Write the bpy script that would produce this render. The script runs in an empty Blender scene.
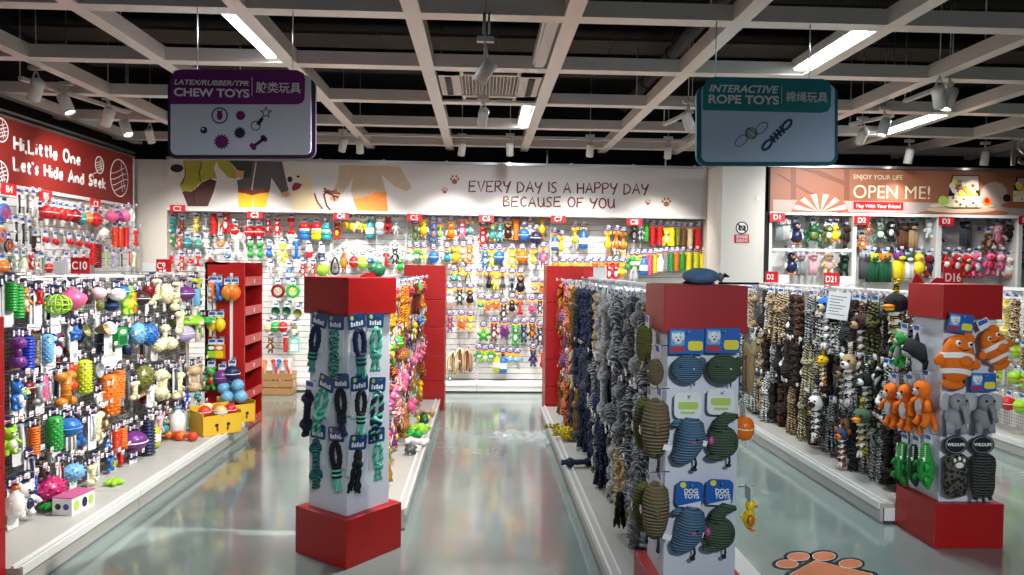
import bpy, math, random
from mathutils import Vector, Matrix, Euler

RNG = random.Random(11)
PI = math.pi
SC = bpy.context.scene
COL = SC.collection

# ------------------------------------------------------------------ camera, view, world, area lights
FPX, YAW, PITCH, ROLL = 752.37, .0401, .0284, .0131
EYE = Vector((0, 0, 1.6))
def cam_axes():
    cy, sy = math.cos(YAW), math.sin(YAW)
    f = Vector((sy, cy, 0)); r = Vector((cy, -sy, 0)); u = Vector((0, 0, 1))
    cp, sp = math.cos(PITCH), math.sin(PITCH)
    f2 = f * cp - u * sp; u2 = u * cp + f * sp
    cr, sr = math.cos(ROLL), math.sin(ROLL)
    return r * cr + u2 * sr, u2 * cr - r * sr, f2
CR, CU, CF = cam_axes()
cam_data = bpy.data.cameras.new('camera')
cam_data.sensor_width = 36; cam_data.lens = FPX * 36 / 1024
cam_data.clip_start = .05; cam_data.clip_end = 60
cam = bpy.data.objects.new('camera', cam_data)
cam.matrix_world = Matrix(((CR.x, CU.x, -CF.x, EYE.x), (CR.y, CU.y, -CF.y, EYE.y), (CR.z, CU.z, -CF.z, EYE.z), (0, 0, 0, 1)))
COL.objects.link(cam); SC.camera = cam
SC.view_settings.view_transform = 'Standard'; SC.view_settings.look = 'None'
SC.view_settings.gamma = 1; SC.view_settings.use_curve_mapping = False
SC.view_settings.exposure = 0.0

W = bpy.data.worlds.new('world'); SC.world = W; W.use_nodes = True
W.node_tree.nodes['Background'].inputs[0].default_value = (.62, .72, .82, 1)
W.node_tree.nodes['Background'].inputs[1].default_value = .26

SPOT_W = 100.0          # ordinary track head
STRIP_W = 60.0         # fluorescent strip in the grid
def area(name, loc, sx, sy, power, col=(1, .97, .92), parent=None):
    d = bpy.data.lights.new(name, 'AREA'); d.shape = 'RECTANGLE'; d.size = sx; d.size_y = sy
    d.energy = power; d.color = col
    o = bpy.data.objects.new(name, d); COL.objects.link(o); o.location = loc
    if parent: o.parent = parent; o.location = Vector(loc) - parent.location
    return o

# pixel -> point of a real plane (used to read positions off the plane the thing stands on)
def ray(px, py): return CF * FPX + CR * (px - 512) - CU * (py - 287.5)
def at_x(px, py, X): d = ray(px, py); return EYE + d * ((X - EYE.x) / d.x)
def at_y(px, py, Y): d = ray(px, py); return EYE + d * ((Y - EYE.y) / d.y)
def at_z(px, py, Z): d = ray(px, py); return EYE + d * ((Z - EYE.z) / d.z)

# ------------------------------------------------------------------ colours and materials
def lin(c):
    return tuple(((v / 255) / 12.92 if v / 255 <= .04045 else ((v / 255 + .055) / 1.055) ** 2.4) for v in c)
PAL = {'red': (196, 26, 30), 'dark red': (120, 14, 22), 'orange red': (214, 62, 28), 'orange': (236, 116, 22), 'amber': (196, 122, 34), 'yellow': (238, 206, 28),
       'lime green': (150, 206, 44), 'yellow green': (186, 200, 40), 'green': (40, 160, 62), 'dark green': (24, 84, 52), 'olive': (112, 112, 48), 'teal': (38, 140, 146),
       'mint green': (112, 206, 176), 'light blue': (112, 172, 208), 'blue': (38, 104, 180), 'royal blue': (28, 58, 176), 'navy': (30, 40, 78), 'purple': (112, 46, 128),
       'lavender': (176, 164, 206), 'pink': (226, 96, 142), 'magenta': (176, 34, 96), 'pale pink': (232, 176, 186), 'cream': (232, 222, 178), 'beige': (206, 180, 138),
       'tan': (176, 144, 104), 'brown': (104, 64, 40), 'dark brown': (58, 38, 32), 'khaki': (132, 116, 84), 'grey': (146, 149, 154), 'dark grey': (74, 78, 82), 'pale grey': (186, 188, 190),
       'black': (24, 24, 28), 'white': (232, 232, 228), 'sea green': (66, 150, 134), 'steel blue': (98, 134, 166), 'slate blue': (58, 70, 104), 'moss green': (84, 110, 84)}
MATS = {}
def new_mat(name):
    m = bpy.data.materials.new(name); m.use_nodes = True
    return m, m.node_tree, m.node_tree.nodes['Principled BSDF']
def mat(name, rgb, rough=.5, metal=0., noise=0., nscale=40., bump=0., emit=0., coat=0.):
    if name in MATS: return MATS[name]
    m, t, b = new_mat(name)
    c = lin(rgb); b.inputs['Base Color'].default_value = (*c, 1)
    b.inputs['Roughness'].default_value = rough; b.inputs['Metallic'].default_value = metal
    if coat: b.inputs['Coat Weight'].default_value = coat; b.inputs['Coat Roughness'].default_value = .15
    if noise or bump:
        tc = t.nodes.new('ShaderNodeTexCoord'); n = t.nodes.new('ShaderNodeTexNoise'); n.inputs['Scale'].default_value = nscale; n.inputs['Detail'].default_value = 4
        t.links.new(tc.outputs['Object'], n.inputs['Vector'])
        if noise:
            mx = t.nodes.new('ShaderNodeMix'); mx.data_type = 'RGBA'
            mx.inputs[6].default_value = (*[v * (1 - noise) for v in c], 1); mx.inputs[7].default_value = (*[min(1, v * (1 + noise)) for v in c], 1)
            t.links.new(n.outputs['Fac'], mx.inputs[0]); t.links.new(mx.outputs[2], b.inputs['Base Color'])
        if bump:
            bp = t.nodes.new('ShaderNodeBump'); bp.inputs['Strength'].default_value = bump; bp.inputs['Distance'].default_value = .004
            t.links.new(n.outputs['Fac'], bp.inputs['Height']); t.links.new(bp.outputs[0], b.inputs['Normal'])
    if emit:
        b.inputs['Emission Color'].default_value = (*c, 1); b.inputs['Emission Strength'].default_value = emit
    MATS[name] = m
    return m
def tint_mat(name, rough, accent=False, bump=0., nscale=120., ridge=0.):
    """a material whose colour is the object's own colour (or its accent property)"""
    m, t, b = new_mat(name); b.inputs['Roughness'].default_value = rough
    if accent:
        a = t.nodes.new('ShaderNodeAttribute'); a.attribute_type = 'OBJECT'; a.attribute_name = 'accent'; src = a.outputs['Color']
    else:
        src = t.nodes.new('ShaderNodeObjectInfo').outputs['Color']
    t.links.new(src, b.inputs['Base Color'])
    if bump or ridge:
        tc = t.nodes.new('ShaderNodeTexCoord')
        if ridge:
            n = t.nodes.new('ShaderNodeTexWave'); n.bands_direction = 'Z'; n.inputs['Scale'].default_value = ridge; n.inputs['Distortion'].default_value = .6; out = n.outputs['Fac']
        else:
            n = t.nodes.new('ShaderNodeTexNoise'); n.inputs['Scale'].default_value = nscale; out = n.outputs['Fac']
        t.links.new(tc.outputs['Object'], n.inputs['Vector'])
        bp = t.nodes.new('ShaderNodeBump'); bp.inputs['Strength'].default_value = bump or .8; bp.inputs['Distance'].default_value = .01
        t.links.new(out, bp.inputs['Height']); t.links.new(bp.outputs[0], b.inputs['Normal'])
    MATS[name] = m
tint_mat('rubber', .32); tint_mat('rubber_accent', .32, True)
tint_mat('plush', .95, bump=.7, nscale=60); tint_mat('plush_accent', .95, True, bump=.7, nscale=60)
def mk_cord(name, flip):
    """two-colour twisted yarn: the object's colour flecked with its accent"""
    m, t, b = new_mat(name); MATS[name] = m; b.inputs['Roughness'].default_value = .92
    tc = t.nodes.new('ShaderNodeTexCoord'); mp = t.nodes.new('ShaderNodeMapping'); mp.inputs['Rotation'].default_value = (.7, .5, 0)
    n = t.nodes.new('ShaderNodeTexWave'); n.bands_direction = 'Z'; n.inputs['Scale'].default_value = 8.; n.inputs['Distortion'].default_value = 3.; n.inputs['Detail'].default_value = 2.; n.inputs['Detail Scale'].default_value = 2.
    oi = t.nodes.new('ShaderNodeObjectInfo'); at = t.nodes.new('ShaderNodeAttribute'); at.attribute_type = 'OBJECT'; at.attribute_name = 'accent'
    r = t.nodes.new('ShaderNodeValToRGB'); r.color_ramp.elements[0].position = .6; r.color_ramp.elements[1].position = .72
    mx = t.nodes.new('ShaderNodeMix'); mx.data_type = 'RGBA'
    t.links.new(tc.outputs['Object'], mp.inputs['Vector']); t.links.new(mp.outputs[0], n.inputs['Vector']); t.links.new(n.outputs['Fac'], r.inputs['Fac']); t.links.new(r.outputs['Color'], mx.inputs[0])
    t.links.new(oi.outputs['Color'], mx.inputs[7 if flip else 6]); t.links.new(at.outputs['Color'], mx.inputs[6 if flip else 7]); t.links.new(mx.outputs[2], b.inputs['Base Color'])
    bp = t.nodes.new('ShaderNodeBump'); bp.inputs['Strength'].default_value = .8; bp.inputs['Distance'].default_value = .012; t.links.new(n.outputs['Fac'], bp.inputs['Height']); t.links.new(bp.outputs[0], b.inputs['Normal'])
tint_mat('plain_cord', .9, bump=.5, nscale=60); tint_mat('plain_cord_accent', .9, True, bump=.5, nscale=60)
mk_cord('cord', False); mk_cord('cord_accent', True)
def mk_corduroy():
    m, t, b = new_mat('corduroy'); MATS['corduroy'] = m; b.inputs['Roughness'].default_value = .95
    tc = t.nodes.new('ShaderNodeTexCoord'); n = t.nodes.new('ShaderNodeTexWave'); n.bands_direction = 'Z'; n.inputs['Scale'].default_value = 5.2; n.inputs['Distortion'].default_value = 1.2; n.inputs['Detail Scale'].default_value = .6
    oi = t.nodes.new('ShaderNodeObjectInfo'); mx = t.nodes.new('ShaderNodeMix'); mx.data_type = 'RGBA'; mx.blend_type = 'MULTIPLY'; mx.inputs[0].default_value = 1
    r = t.nodes.new('ShaderNodeValToRGB'); r.color_ramp.elements[0].color = (.68, .68, .7, 1); r.color_ramp.elements[0].position = .15; r.color_ramp.elements[1].position = .6
    t.links.new(tc.outputs['Object'], n.inputs['Vector']); t.links.new(n.outputs['Fac'], r.inputs['Fac']); t.links.new(oi.outputs['Color'], mx.inputs[6]); t.links.new(r.outputs['Color'], mx.inputs[7]); t.links.new(mx.outputs[2], b.inputs['Base Color'])
    bp = t.nodes.new('ShaderNodeBump'); bp.inputs['Strength'].default_value = .7; bp.inputs['Distance'].default_value = .02; t.links.new(n.outputs['Fac'], bp.inputs['Height']); t.links.new(bp.outputs[0], b.inputs['Normal'])
mk_corduroy()
mat('eye_white', (240, 240, 236), .3); mat('eye_black', (12, 12, 14), .2); mat('beak_orange', (232, 130, 24), .4); mat('comb_red', (204, 24, 28), .4)
mat('toy_white', (236, 234, 228), .5); mat('toy_black', (22, 22, 24), .5)
mat('card_navy', (26, 32, 66), .35); mat('card_white', (224, 226, 228), .4); mat('card_pink', (186, 84, 128), .4); mat('card_blue', (28, 94, 176), .35)
mat('card_purple', (74, 62, 150), .4); mat('card_orange', (240, 176, 70), .45); mat('card_grey', (120, 124, 128), .45); mat('card_lime', (178, 206, 90), .45)
mat('card_deep', (24, 66, 116), .35); mat('card_yellow', (232, 214, 60), .4); mat('card_black', (26, 28, 30), .35); mat('card_red', (190, 34, 40), .4); mat('card_sky', (96, 164, 214), .4)
mat('steel', (190, 192, 196), .28, .9); mat('white_metal', (222, 222, 220), .4); mat('tag_white', (236, 236, 234), .4)
mat('red_board', (164, 10, 13), .4, noise=.08, nscale=3); mat('white_board', (208, 211, 222), .5, noise=.03, nscale=6)
mat('sign_red', (196, 24, 30), .4); mat('letter_white', (240, 240, 238), .5); mat('letter_cream', (232, 200, 170), .5)
mat('cardboard', (190, 142, 92), .8, noise=.1, nscale=12); mat('print_ink', (30, 34, 52), .5)
mat('deck_grey', (176, 174, 168), .4, noise=.05, nscale=5); mat('wood', (176, 132, 84), .6, noise=.2, nscale=14)

def mk_floor():
    m, t, b = new_mat('epoxy_floor'); MATS['epoxy_floor'] = m
    tc = t.nodes.new('ShaderNodeTexCoord'); n = t.nodes.new('ShaderNodeTexNoise'); n.inputs['Scale'].default_value = .9; n.inputs['Detail'].default_value = 5
    r = t.nodes.new('ShaderNodeValToRGB'); r.color_ramp.elements[0].color = (*lin((114, 132, 129)), 1); r.color_ramp.elements[1].color = (*lin((140, 156, 149)), 1)
    r.color_ramp.elements[0].position = .3; r.color_ramp.elements[1].position = .75
    t.links.new(tc.outputs['Object'], n.inputs['Vector']); t.links.new(n.outputs['Fac'], r.inputs['Fac']); t.links.new(r.outputs['Color'], b.inputs['Base Color'])
    n2 = t.nodes.new('ShaderNodeTexNoise'); n2.inputs['Scale'].default_value = 5; n2.inputs['Detail'].default_value = 3
    mp = t.nodes.new('ShaderNodeMapRange'); mp.inputs['To Min'].default_value = .07; mp.inputs['To Max'].default_value = .22
    t.links.new(tc.outputs['Object'], n2.inputs['Vector']); t.links.new(n2.outputs['Fac'], mp.inputs['Value']); t.links.new(mp.outputs[0], b.inputs['Roughness'])
    n3 = t.nodes.new('ShaderNodeTexNoise'); n3.inputs['Scale'].default_value = 3.2; n3.inputs['Detail'].default_value = 2
    bp = t.nodes.new('ShaderNodeBump'); bp.inputs['Strength'].default_value = .12; bp.inputs['Distance'].default_value = .02
    t.links.new(tc.outputs['Object'], n3.inputs['Vector']); t.links.new(n3.outputs['Fac'], bp.inputs['Height']); t.links.new(bp.outputs[0], b.inputs['Normal'])
    b.inputs['IOR'].default_value = 1.6; b.inputs['Coat Weight'].default_value = .6; b.inputs['Coat Roughness'].default_value = .08
mk_floor()
def mk_perf(name, base, hole, period, frac):
    """perforated sheet steel"""
    m, t, b = new_mat(name); MATS[name] = m
    tc = t.nodes.new('ShaderNodeTexCoord'); v = t.nodes.new('ShaderNodeTexVoronoi'); v.inputs['Scale'].default_value = 1 / period; v.inputs['Randomness'].default_value = 0
    c = t.nodes.new('ShaderNodeMath'); c.operation = 'LESS_THAN'; c.inputs[1].default_value = frac
    mx = t.nodes.new('ShaderNodeMix'); mx.data_type = 'RGBA'; mx.inputs[6].default_value = (*lin(base), 1); mx.inputs[7].default_value = (*lin(hole), 1)
    t.links.new(tc.outputs['Object'], v.inputs['Vector']); t.links.new(v.outputs['Distance'], c.inputs[0]); t.links.new(c.outputs[0], mx.inputs[0]); t.links.new(mx.outputs[2], b.inputs['Base Color'])
    b.inputs['Roughness'].default_value = .5
mk_perf('perf_grey', (168, 164, 158), (60, 58, 56), .025, .3)
mk_perf('perf_dark', (112, 112, 112), (50, 50, 50), .025, .3)
mk_perf('perf_white', (226, 226, 224), (120, 120, 120), .03, .22)
def mk_spots(name, kind, c0, c1, scale):
    m, t, b = new_mat(name); MATS[name] = m; b.inputs['Roughness'].default_value = .95
    tc = t.nodes.new('ShaderNodeTexCoord'); r = t.nodes.new('ShaderNodeValToRGB'); r.color_ramp.interpolation = 'CONSTANT'
    if kind == 'spot':
        v = t.nodes.new('ShaderNodeTexVoronoi'); v.inputs['Scale'].default_value = scale; out = v.outputs['Distance']; p = .54
    else:
        v = t.nodes.new('ShaderNodeTexWave'); v.bands_direction = 'Z'; v.inputs['Scale'].default_value = scale; v.inputs['Distortion'].default_value = 4; v.inputs['Detail Scale'].default_value = 2; out = v.outputs['Fac']; p = .72
    r.color_ramp.elements[0].color = (*lin(c0), 1); r.color_ramp.elements[1].color = (*lin(c1), 1); r.color_ramp.elements[1].position = p
    t.links.new(tc.outputs['Object'], v.inputs['Vector']); t.links.new(out, r.inputs['Fac']); t.links.new(r.outputs['Color'], b.inputs['Base Color'])
mk_spots('leopard', 'spot', (20, 19, 18), (84, 78, 66), 13); mk_spots('tiger', 'stripe', (22, 22, 22), (74, 78, 74), 5)
mk_spots('zebra_sock', 'stripe', (235, 235, 235), (24, 28, 60), 5)

# ------------------------------------------------------------------ mesh builder
def frame_of(d):
    d = d.normalized(); a = Vector((0, 0, 1)) if abs(d.z) < .9 else Vector((1, 0, 0))
    u = d.cross(a).normalized(); return u, d.cross(u).normalized()
class MB:
    def __init__(s): s.v = []; s.f = []; s.m = []; s.sm = []; s.keys = []
    def k(s, key):
        if key not in s.keys: s.keys.append(key)
        return s.keys.index(key)
    def add(s, vs, fs, key, smooth=False):
        o = len(s.v); ki = s.k(key); s.v += [tuple(v) for v in vs]
        for f in fs: s.f.append(tuple(i + o for i in f)); s.m.append(ki); s.sm.append(smooth)
    def box(s, lo, hi, key, M=None):
        x0, y0, z0 = lo; x1, y1, z1 = hi
        vs = [Vector(p) for p in ((x0, y0, z0), (x1, y0, z0), (x1, y1, z0), (x0, y1, z0), (x0, y0, z1), (x1, y0, z1), (x1, y1, z1), (x0, y1, z1))]
        if M is not None: vs = [M @ v for v in vs]
        s.add(vs, [(0, 3, 2, 1), (4, 5, 6, 7), (0, 1, 5, 4), (1, 2, 6, 5), (2, 3, 7, 6), (3, 0, 4, 7)], key)
    def ell(s, c, r, key, n=12, m=8, rot=None):
        if isinstance(r, (int, float)): r = (r, r, r)
        M = Euler(rot).to_matrix() if rot else None; c = Vector(c); vs = []; fs = []
        def P(x, y, z):
            v = Vector((x * r[0], y * r[1], z * r[2])); return c + (M @ v if M else v)
        vs.append(P(0, 0, 1))
        for j in range(1, m):
            a = PI * j / m
            for i in range(n): b = 2 * PI * i / n; vs.append(P(math.sin(a) * math.cos(b), math.sin(a) * math.sin(b), math.cos(a)))
        vs.append(P(0, 0, -1)); L = len(vs) - 1
        for i in range(n):
            i2 = (i + 1) % n; fs.append((0, 1 + i, 1 + i2)); fs.append((L, 1 + (m - 2) * n + i2, 1 + (m - 2) * n + i))
            for j in range(m - 2): a = 1 + j * n; fs.append((a + i, a + n + i, a + n + i2, a + i2))
        s.add(vs, fs, key, True)
    def tube(s, pts, rad, key, n=8, closed=False, flat=None):
        """tube along pts; rad a number or list; flat=(dir, factor) squashes the section along dir"""
        pts = [Vector(p) for p in pts]; N = len(pts); vs = []; fs = []
        if not isinstance(rad, (list, tuple)): rad = [rad] * N
        u = None
        for i, p in enumerate(pts):
            a = pts[(i - 1) % N] if (closed or i) else p; b = pts[(i + 1) % N] if (closed or i < N - 1) else p
            d = (b - a); d = d.normalized() if d.length > 1e-9 else Vector((0, 0, 1))
            if u is None: u, w = frame_of(d)
            else:
                u = u - d * u.dot(d); u = u.normalized() if u.length > 1e-6 else frame_of(d)[0]; w = d.cross(u).normalized()
            for q in range(n):
                t = 2 * PI * q / n; o = (u * math.cos(t) + w * math.sin(t)) * rad[i]
                if flat: o = o - flat[0] * o.dot(flat[0]) * (1 - flat[1])
                vs.append(p + o)
        for i in range(N if closed else N - 1):
            a = i * n; b = ((i + 1) % N) * n
            for q in range(n): q2 = (q + 1) % n; fs.append((a + q, a + q2, b + q2, b + q))
        if not closed: fs.append(tuple(reversed(range(n)))); fs.append(tuple(range((N - 1) * n, N * n)))
        s.add(vs, fs, key, n > 4)
    def lathe(s, prof, key, n=14, c=(0, 0, 0), M=None):
        vs = []; fs = []; c = Vector(c)
        for r, z in prof:
            for i in range(n):
                t = 2 * PI * i / n; v = Vector((r * math.cos(t), r * math.sin(t), z)); vs.append(c + (M @ v if M is not None else v))
        for j in range(len(prof) - 1):
            for i in range(n): i2 = (i + 1) % n; fs.append((j * n + i, (j + 1) * n + i, (j + 1) * n + i2, j * n + i2))
        if prof[0][0] > 1e-5: fs.append(tuple(range(n)))
        if prof[-1][0] > 1e-5: fs.append(tuple(reversed(range((len(prof) - 1) * n, len(prof) * n))))
        s.add(vs, fs, key, True)
    def prism(s, poly, a, b, key, P=None):
        """poly (u,v) outline extruded from depth a to b; P maps (u, v, depth) to a point (default: x=u, z=v, y=depth)"""
        P = P or (lambda u, v, d: Vector((u, d, v))); n = len(poly)
        ar = sum(poly[i][0] * poly[(i + 1) % n][1] - poly[(i + 1) % n][0] * poly[i][1] for i in range(n))
        if ar < 0: poly = poly[::-1]
        vs = [P(u, v, a) for u, v in poly] + [P(u, v, b) for u, v in poly]
        fs = [tuple(range(n)), tuple(reversed(range(n, 2 * n)))] + [((i + 1) % n, i, n + i, n + (i + 1) % n) for i in range(n)]
        s.add(vs, fs, key)
    def torus(s, c, R0, r, key, axis='y', n=20, k=8, sx=1., sz=1.):
        c = Vector(c); pts = []
        for i in range(n):
            t = 2 * PI * i / n; a, b = R0 * math.cos(t) * sx, R0 * math.sin(t) * sz
            pts.append(c + (Vector((a, 0, b)) if axis == 'y' else Vector((a, b, 0)) if axis == 'z' else Vector((0, a, b))))
        s.tube(pts, r, key, k, True)
    def cone(s, p, d, r, key, n=5):
        d = Vector(d); p = Vector(p); u, w = frame_of(d)
        vs = [p + (u * math.cos(2 * PI * i / n) + w * math.sin(2 * PI * i / n)) * r for i in range(n)] + [p + d]
        s.add(vs, [(i, (i + 1) % n, n) for i in range(n)], key, True)
    def mesh(s, name):
        me = bpy.data.meshes.new(name); me.from_pydata(s.v, [], s.f)
        for k in s.keys: me.materials.append(MATS[k])
        me.polygons.foreach_set('material_index', s.m); me.polygons.foreach_set('use_smooth', s.sm); me.update()
        return me
    def build(s, name, parent=None, bevel=0.):
        """world-coordinate mesh linked as one object (under parent when given)"""
        o = bpy.data.objects.new(name, s.mesh(name)); COL.objects.link(o)
        if bevel:
            b = o.modifiers.new('edge', 'BEVEL'); b.width = bevel; b.segments = 2; b.limit_method = 'ANGLE'
        if parent is not None:
            o.parent = parent
            top = parent
            while top.parent is not None: top = top.parent
            if parent is top: o.location = -top.location
        return o
def tag(o, label=None, cat=None, group=None, kind=None):
    if label: o['label'] = label
    if cat: o['category'] = cat
    if group: o['group'] = group
    if kind: o['kind'] = kind
    return o
def empty(name, loc, label=None, cat=None, group=None, rz=0.):
    o = bpy.data.objects.new(name, None); o.empty_display_size = .05; COL.objects.link(o)
    o.location = loc; o.rotation_euler = (0, 0, rz); return tag(o, label, cat, group)
def struct(mb, name, bevel=0.): return tag(mb.build(name, None, bevel), kind='structure')
def rrect(x0, z0, x1, z1, r, n=5):
    out = []
    for cx, cz, a0 in ((x1 - r, z0 + r, -PI / 2), (x1 - r, z1 - r, 0), (x0 + r, z1 - r, PI / 2), (x0 + r, z0 + r, PI)):
        for i in range(n + 1): t = a0 + PI / 2 * i / n; out.append((cx + r * math.cos(t), cz + r * math.sin(t)))
    return out
def disc(cx, cz, rx, rz=None, n=20): rz = rz or rx; return [(cx + rx * math.cos(2 * PI * i / n), cz + rz * math.sin(2 * PI * i / n)) for i in range(n)]
def text(s, name, parent, loc, size, key, rot=(PI / 2, 0, 0), align='LEFT', bold=0., shear=0., sx=1., space=1., depth=.0012):
    c = bpy.data.curves.new(name, 'FONT'); c.body = s; c.size = size; c.extrude = .0012; c.align_x = align; c.align_y = 'BOTTOM_BASELINE'
    c.extrude = depth; c.offset = bold; c.shear = shear; c.space_character = space; c.materials.append(MATS[key])
    tmp = bpy.data.objects.new(name, c); COL.objects.link(tmp); dg = bpy.context.evaluated_depsgraph_get()
    me = bpy.data.meshes.new_from_object(tmp.evaluated_get(dg)); bpy.data.objects.remove(tmp); me.name = name
    o = bpy.data.objects.new(name, me); COL.objects.link(o); o.rotation_euler = rot; o.scale = (sx, 1, 1)
    if parent is not None: o.parent = parent; o.location = Vector(loc) - parent.location
    else: o.location = loc
    return o
O = [(.3 + .3 * math.sin(2 * PI * i / 14), .5 + .5 * math.cos(2 * PI * i / 14)) for i in range(15)]
GLYPH = {
 'E': (.6, [[(.6, 1), (.05, .97), (0, 0), (.6, .03)], [(0, .5), (.5, .54)]]), 'V': (.62, [[(0, 1), (.3, 0), (.65, 1.05)]]),
 'R': (.6, [[(0, 0), (.03, 1), (.4, 1), (.55, .8), (.4, .55), (.03, .48)], [(.2, .5), (.62, -.02)]]), 'Y': (.6, [[(0, 1), (.08, .6), (.3, .48), (.52, .7)], [(.62, 1), (.25, -.12)]]),
 'D': (.62, [[(0, 0), (.03, 1), (.35, .95), (.62, .6), (.5, .2), (0, 0)]]), 'A': (.65, [[(0, 0), (.35, 1), (.65, 0)], [(.12, .35), (.55, .38)]]), 'I': (.02, [[(0, 0), (.02, 1)]]),
 'S': (.5, [[(.5, .92), (.28, 1), (.06, .8), (.15, .6), (.42, .4), (.45, .15), (.25, 0), (0, .1)]]), 'H': (.55, [[(0, 0), (0, 1)], [(.55, 0), (.55, 1)], [(0, .5), (.55, .52)]]),
 'P': (.55, [[(0, 0), (.03, 1), (.4, 1), (.57, .78), (.4, .52), (.03, .46)]]), 'B': (.5, [[(0, 0), (.03, 1), (.35, .98), (.45, .75), (.08, .54), (.48, .42), (.5, .12), (0, 0)]]),
 'C': (.5, [[(.5, .85), (.3, 1), (.05, .7), (.05, .25), (.25, 0), (.52, .12)]]), 'U': (.52, [[(0, 1), (.05, .2), (.25, 0), (.45, .2), (.5, 1), (.55, 0)]]),
 'O': (.6, [O]), 'F': (.5, [[(.55, 1), (.03, .97), (0, 0)], [(0, .52), (.42, .54)]]), 'N': (.55, [[(0, 0), (0, 1), (.55, 0), (.55, 1)]]), 'L': (.5, [[(0, 1), (.02, 0), (.5, .03)]]),
 'i': (.02, [[(0, 0), (.02, .55)], [(.02, .76), (.02, .8)]]), 't': (.35, [[(.15, .9), (.14, .1), (.32, .02)], [(0, .6), (.35, .64)]]), 'l': (.04, [[(0, 1), (.03, 0)]]),
 'e': (.4, [[(.05, .32), (.4, .38), (.34, .6), (.15, .6), (.02, .3), (.15, .02), (.4, .1)]]), 'n': (.4, [[(0, 0), (0, .6)], [(0, .42), (.2, .6), (.38, .45), (.4, 0)]]),
 's': (.3, [[(.32, .55), (.15, .6), (.04, .45), (.28, .2), (.18, 0), (0, .06)]]), 'd': (.42, [[(.4, 1), (.42, 0)], [(.4, .5), (.15, .6), (0, .3), (.15, 0), (.4, .12)]]),
 'k': (.4, [[(0, 1), (0, 0)], [(.38, .6), (0, .3), (.42, 0)]]), "'": (.02, [[(0, 1), (-.03, .8)]]), ',': (.04, [[(.05, .06), (-.02, -.18)]]), ' ': (.28, [])}
def strokes(mb, s, org, ud, vd, h, w, key, gap=.2, sx=1., seed=0):
    rr = random.Random(seed); x = 0; nrm = ud.cross(vd).normalized()
    for ch in s:
        adv, lines = GLYPH[ch]; dz = rr.uniform(-.05, .05)
        for ln in lines:
            pts = [org + ud * ((x + a * sx) * h) + vd * ((b + dz) * h) for a, b in ln]
            mb.tube(pts, w, key, 6, flat=(nrm, .12))
        x += adv * sx + gap
    return x * h

# ------------------------------------------------------------------ toy prototypes: unit height, hanging from z=0 to z=-1, front towards -y
def spikes(mb, c, r, n, ln, rad, key, ez=1.):
    for i in range(n):
        z = 1 - 2 * (i + .5) / n; t = i * 2.39996; q = math.sqrt(1 - z * z); d = Vector((q * math.cos(t), q * math.sin(t), z))
        mb.cone(Vector(c) + Vector((d.x * r, d.y * r, d.z * r * ez)), d * ln, rad, key)
def t_bone():
    m = MB(); m.tube([(0, 0, -.12), (0, 0, -.5), (0, 0, -.88)], [.13, .1, .13], 'rubber', 12)
    for x in (-.13, .13):
        for z in (-.14, -.86): m.ell((x, 0, z), (.15, .13, .14), 'rubber')
    for z in (-.35, -.5, -.65): m.torus((0, 0, z), .105, .018, 'rubber', 'z', 12, 6)
    return [('body', m)]
def t_dumbbell():
    m = MB(); m.tube([(0, 0, -.2), (0, 0, -.8)], .09, 'rubber', 10); m.ell((0, 0, -.2), .2, 'rubber'); m.ell((0, 0, -.8), .2, 'rubber')
    spikes(m, (0, 0, -.2), .2, 24, .035, .03, 'rubber'); spikes(m, (0, 0, -.8), .2, 24, .035, .03, 'rubber'); return [('body', m)]
def t_ball():
    m = MB(); m.lathe([(0, 0)] + [(.5 * math.sin(PI * j / 14) * (1 - .05 * (j % 7 == 0)), -.5 + .5 * math.cos(PI * j / 14)) for j in range(1, 14)] + [(0, -1)], 'rubber', 18)
    m.torus((0, 0, -.5), .495, .03, 'rubber_accent', 'z', 20, 6); return [('body', m)]
def t_spikyball():
    m = MB(); m.ell((0, 0, -.5), .42, 'rubber', 14, 10); spikes(m, (0, 0, -.5), .41, 60, .1, .055, 'rubber'); return [('body', m)]
def t_spikystick():
    m = MB(); m.lathe([(0, 0), (.1, -.01), (.15, -.05), (.16, -.5), (.15, -.95), (.1, -.99), (0, -1)], 'rubber', 12)
    for j in range(11):
        for i in range(8):
            t = 2 * PI * (i + .5 * (j % 2)) / 8; d = Vector((math.cos(t), math.sin(t), 0)); m.cone(Vector((0, 0, -.09 - .082 * j)) + d * .15, d * .05, .034, 'rubber')
    return [('body', m)]
def t_ribstick():
    m = MB(); P = [(0, 0), (.1, -.01)]
    for j in range(41): z = -.03 - .94 * j / 40; P.append((.15 + .025 * math.cos(j * PI / 2), z))
    m.lathe(P + [(.1, -.99), (0, -1)], 'rubber', 14); return [('body', m)]
def t_bottle():
    m = MB(); m.lathe([(0, 0), (.08, 0), (.1, -.02), (.1, -.1)], 'rubber_accent', 14); m.lathe([(.08, -.1), (.08, -.2), (.2, -.34), (.22, -.5), (.22, -.93), (.19, -1), (0, -1)], 'rubber', 14)
    m.lathe([(.225, -.5), (.228, -.51), (.228, -.78), (.225, -.79)], 'toy_white', 14); return [('body', m)]
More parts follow.
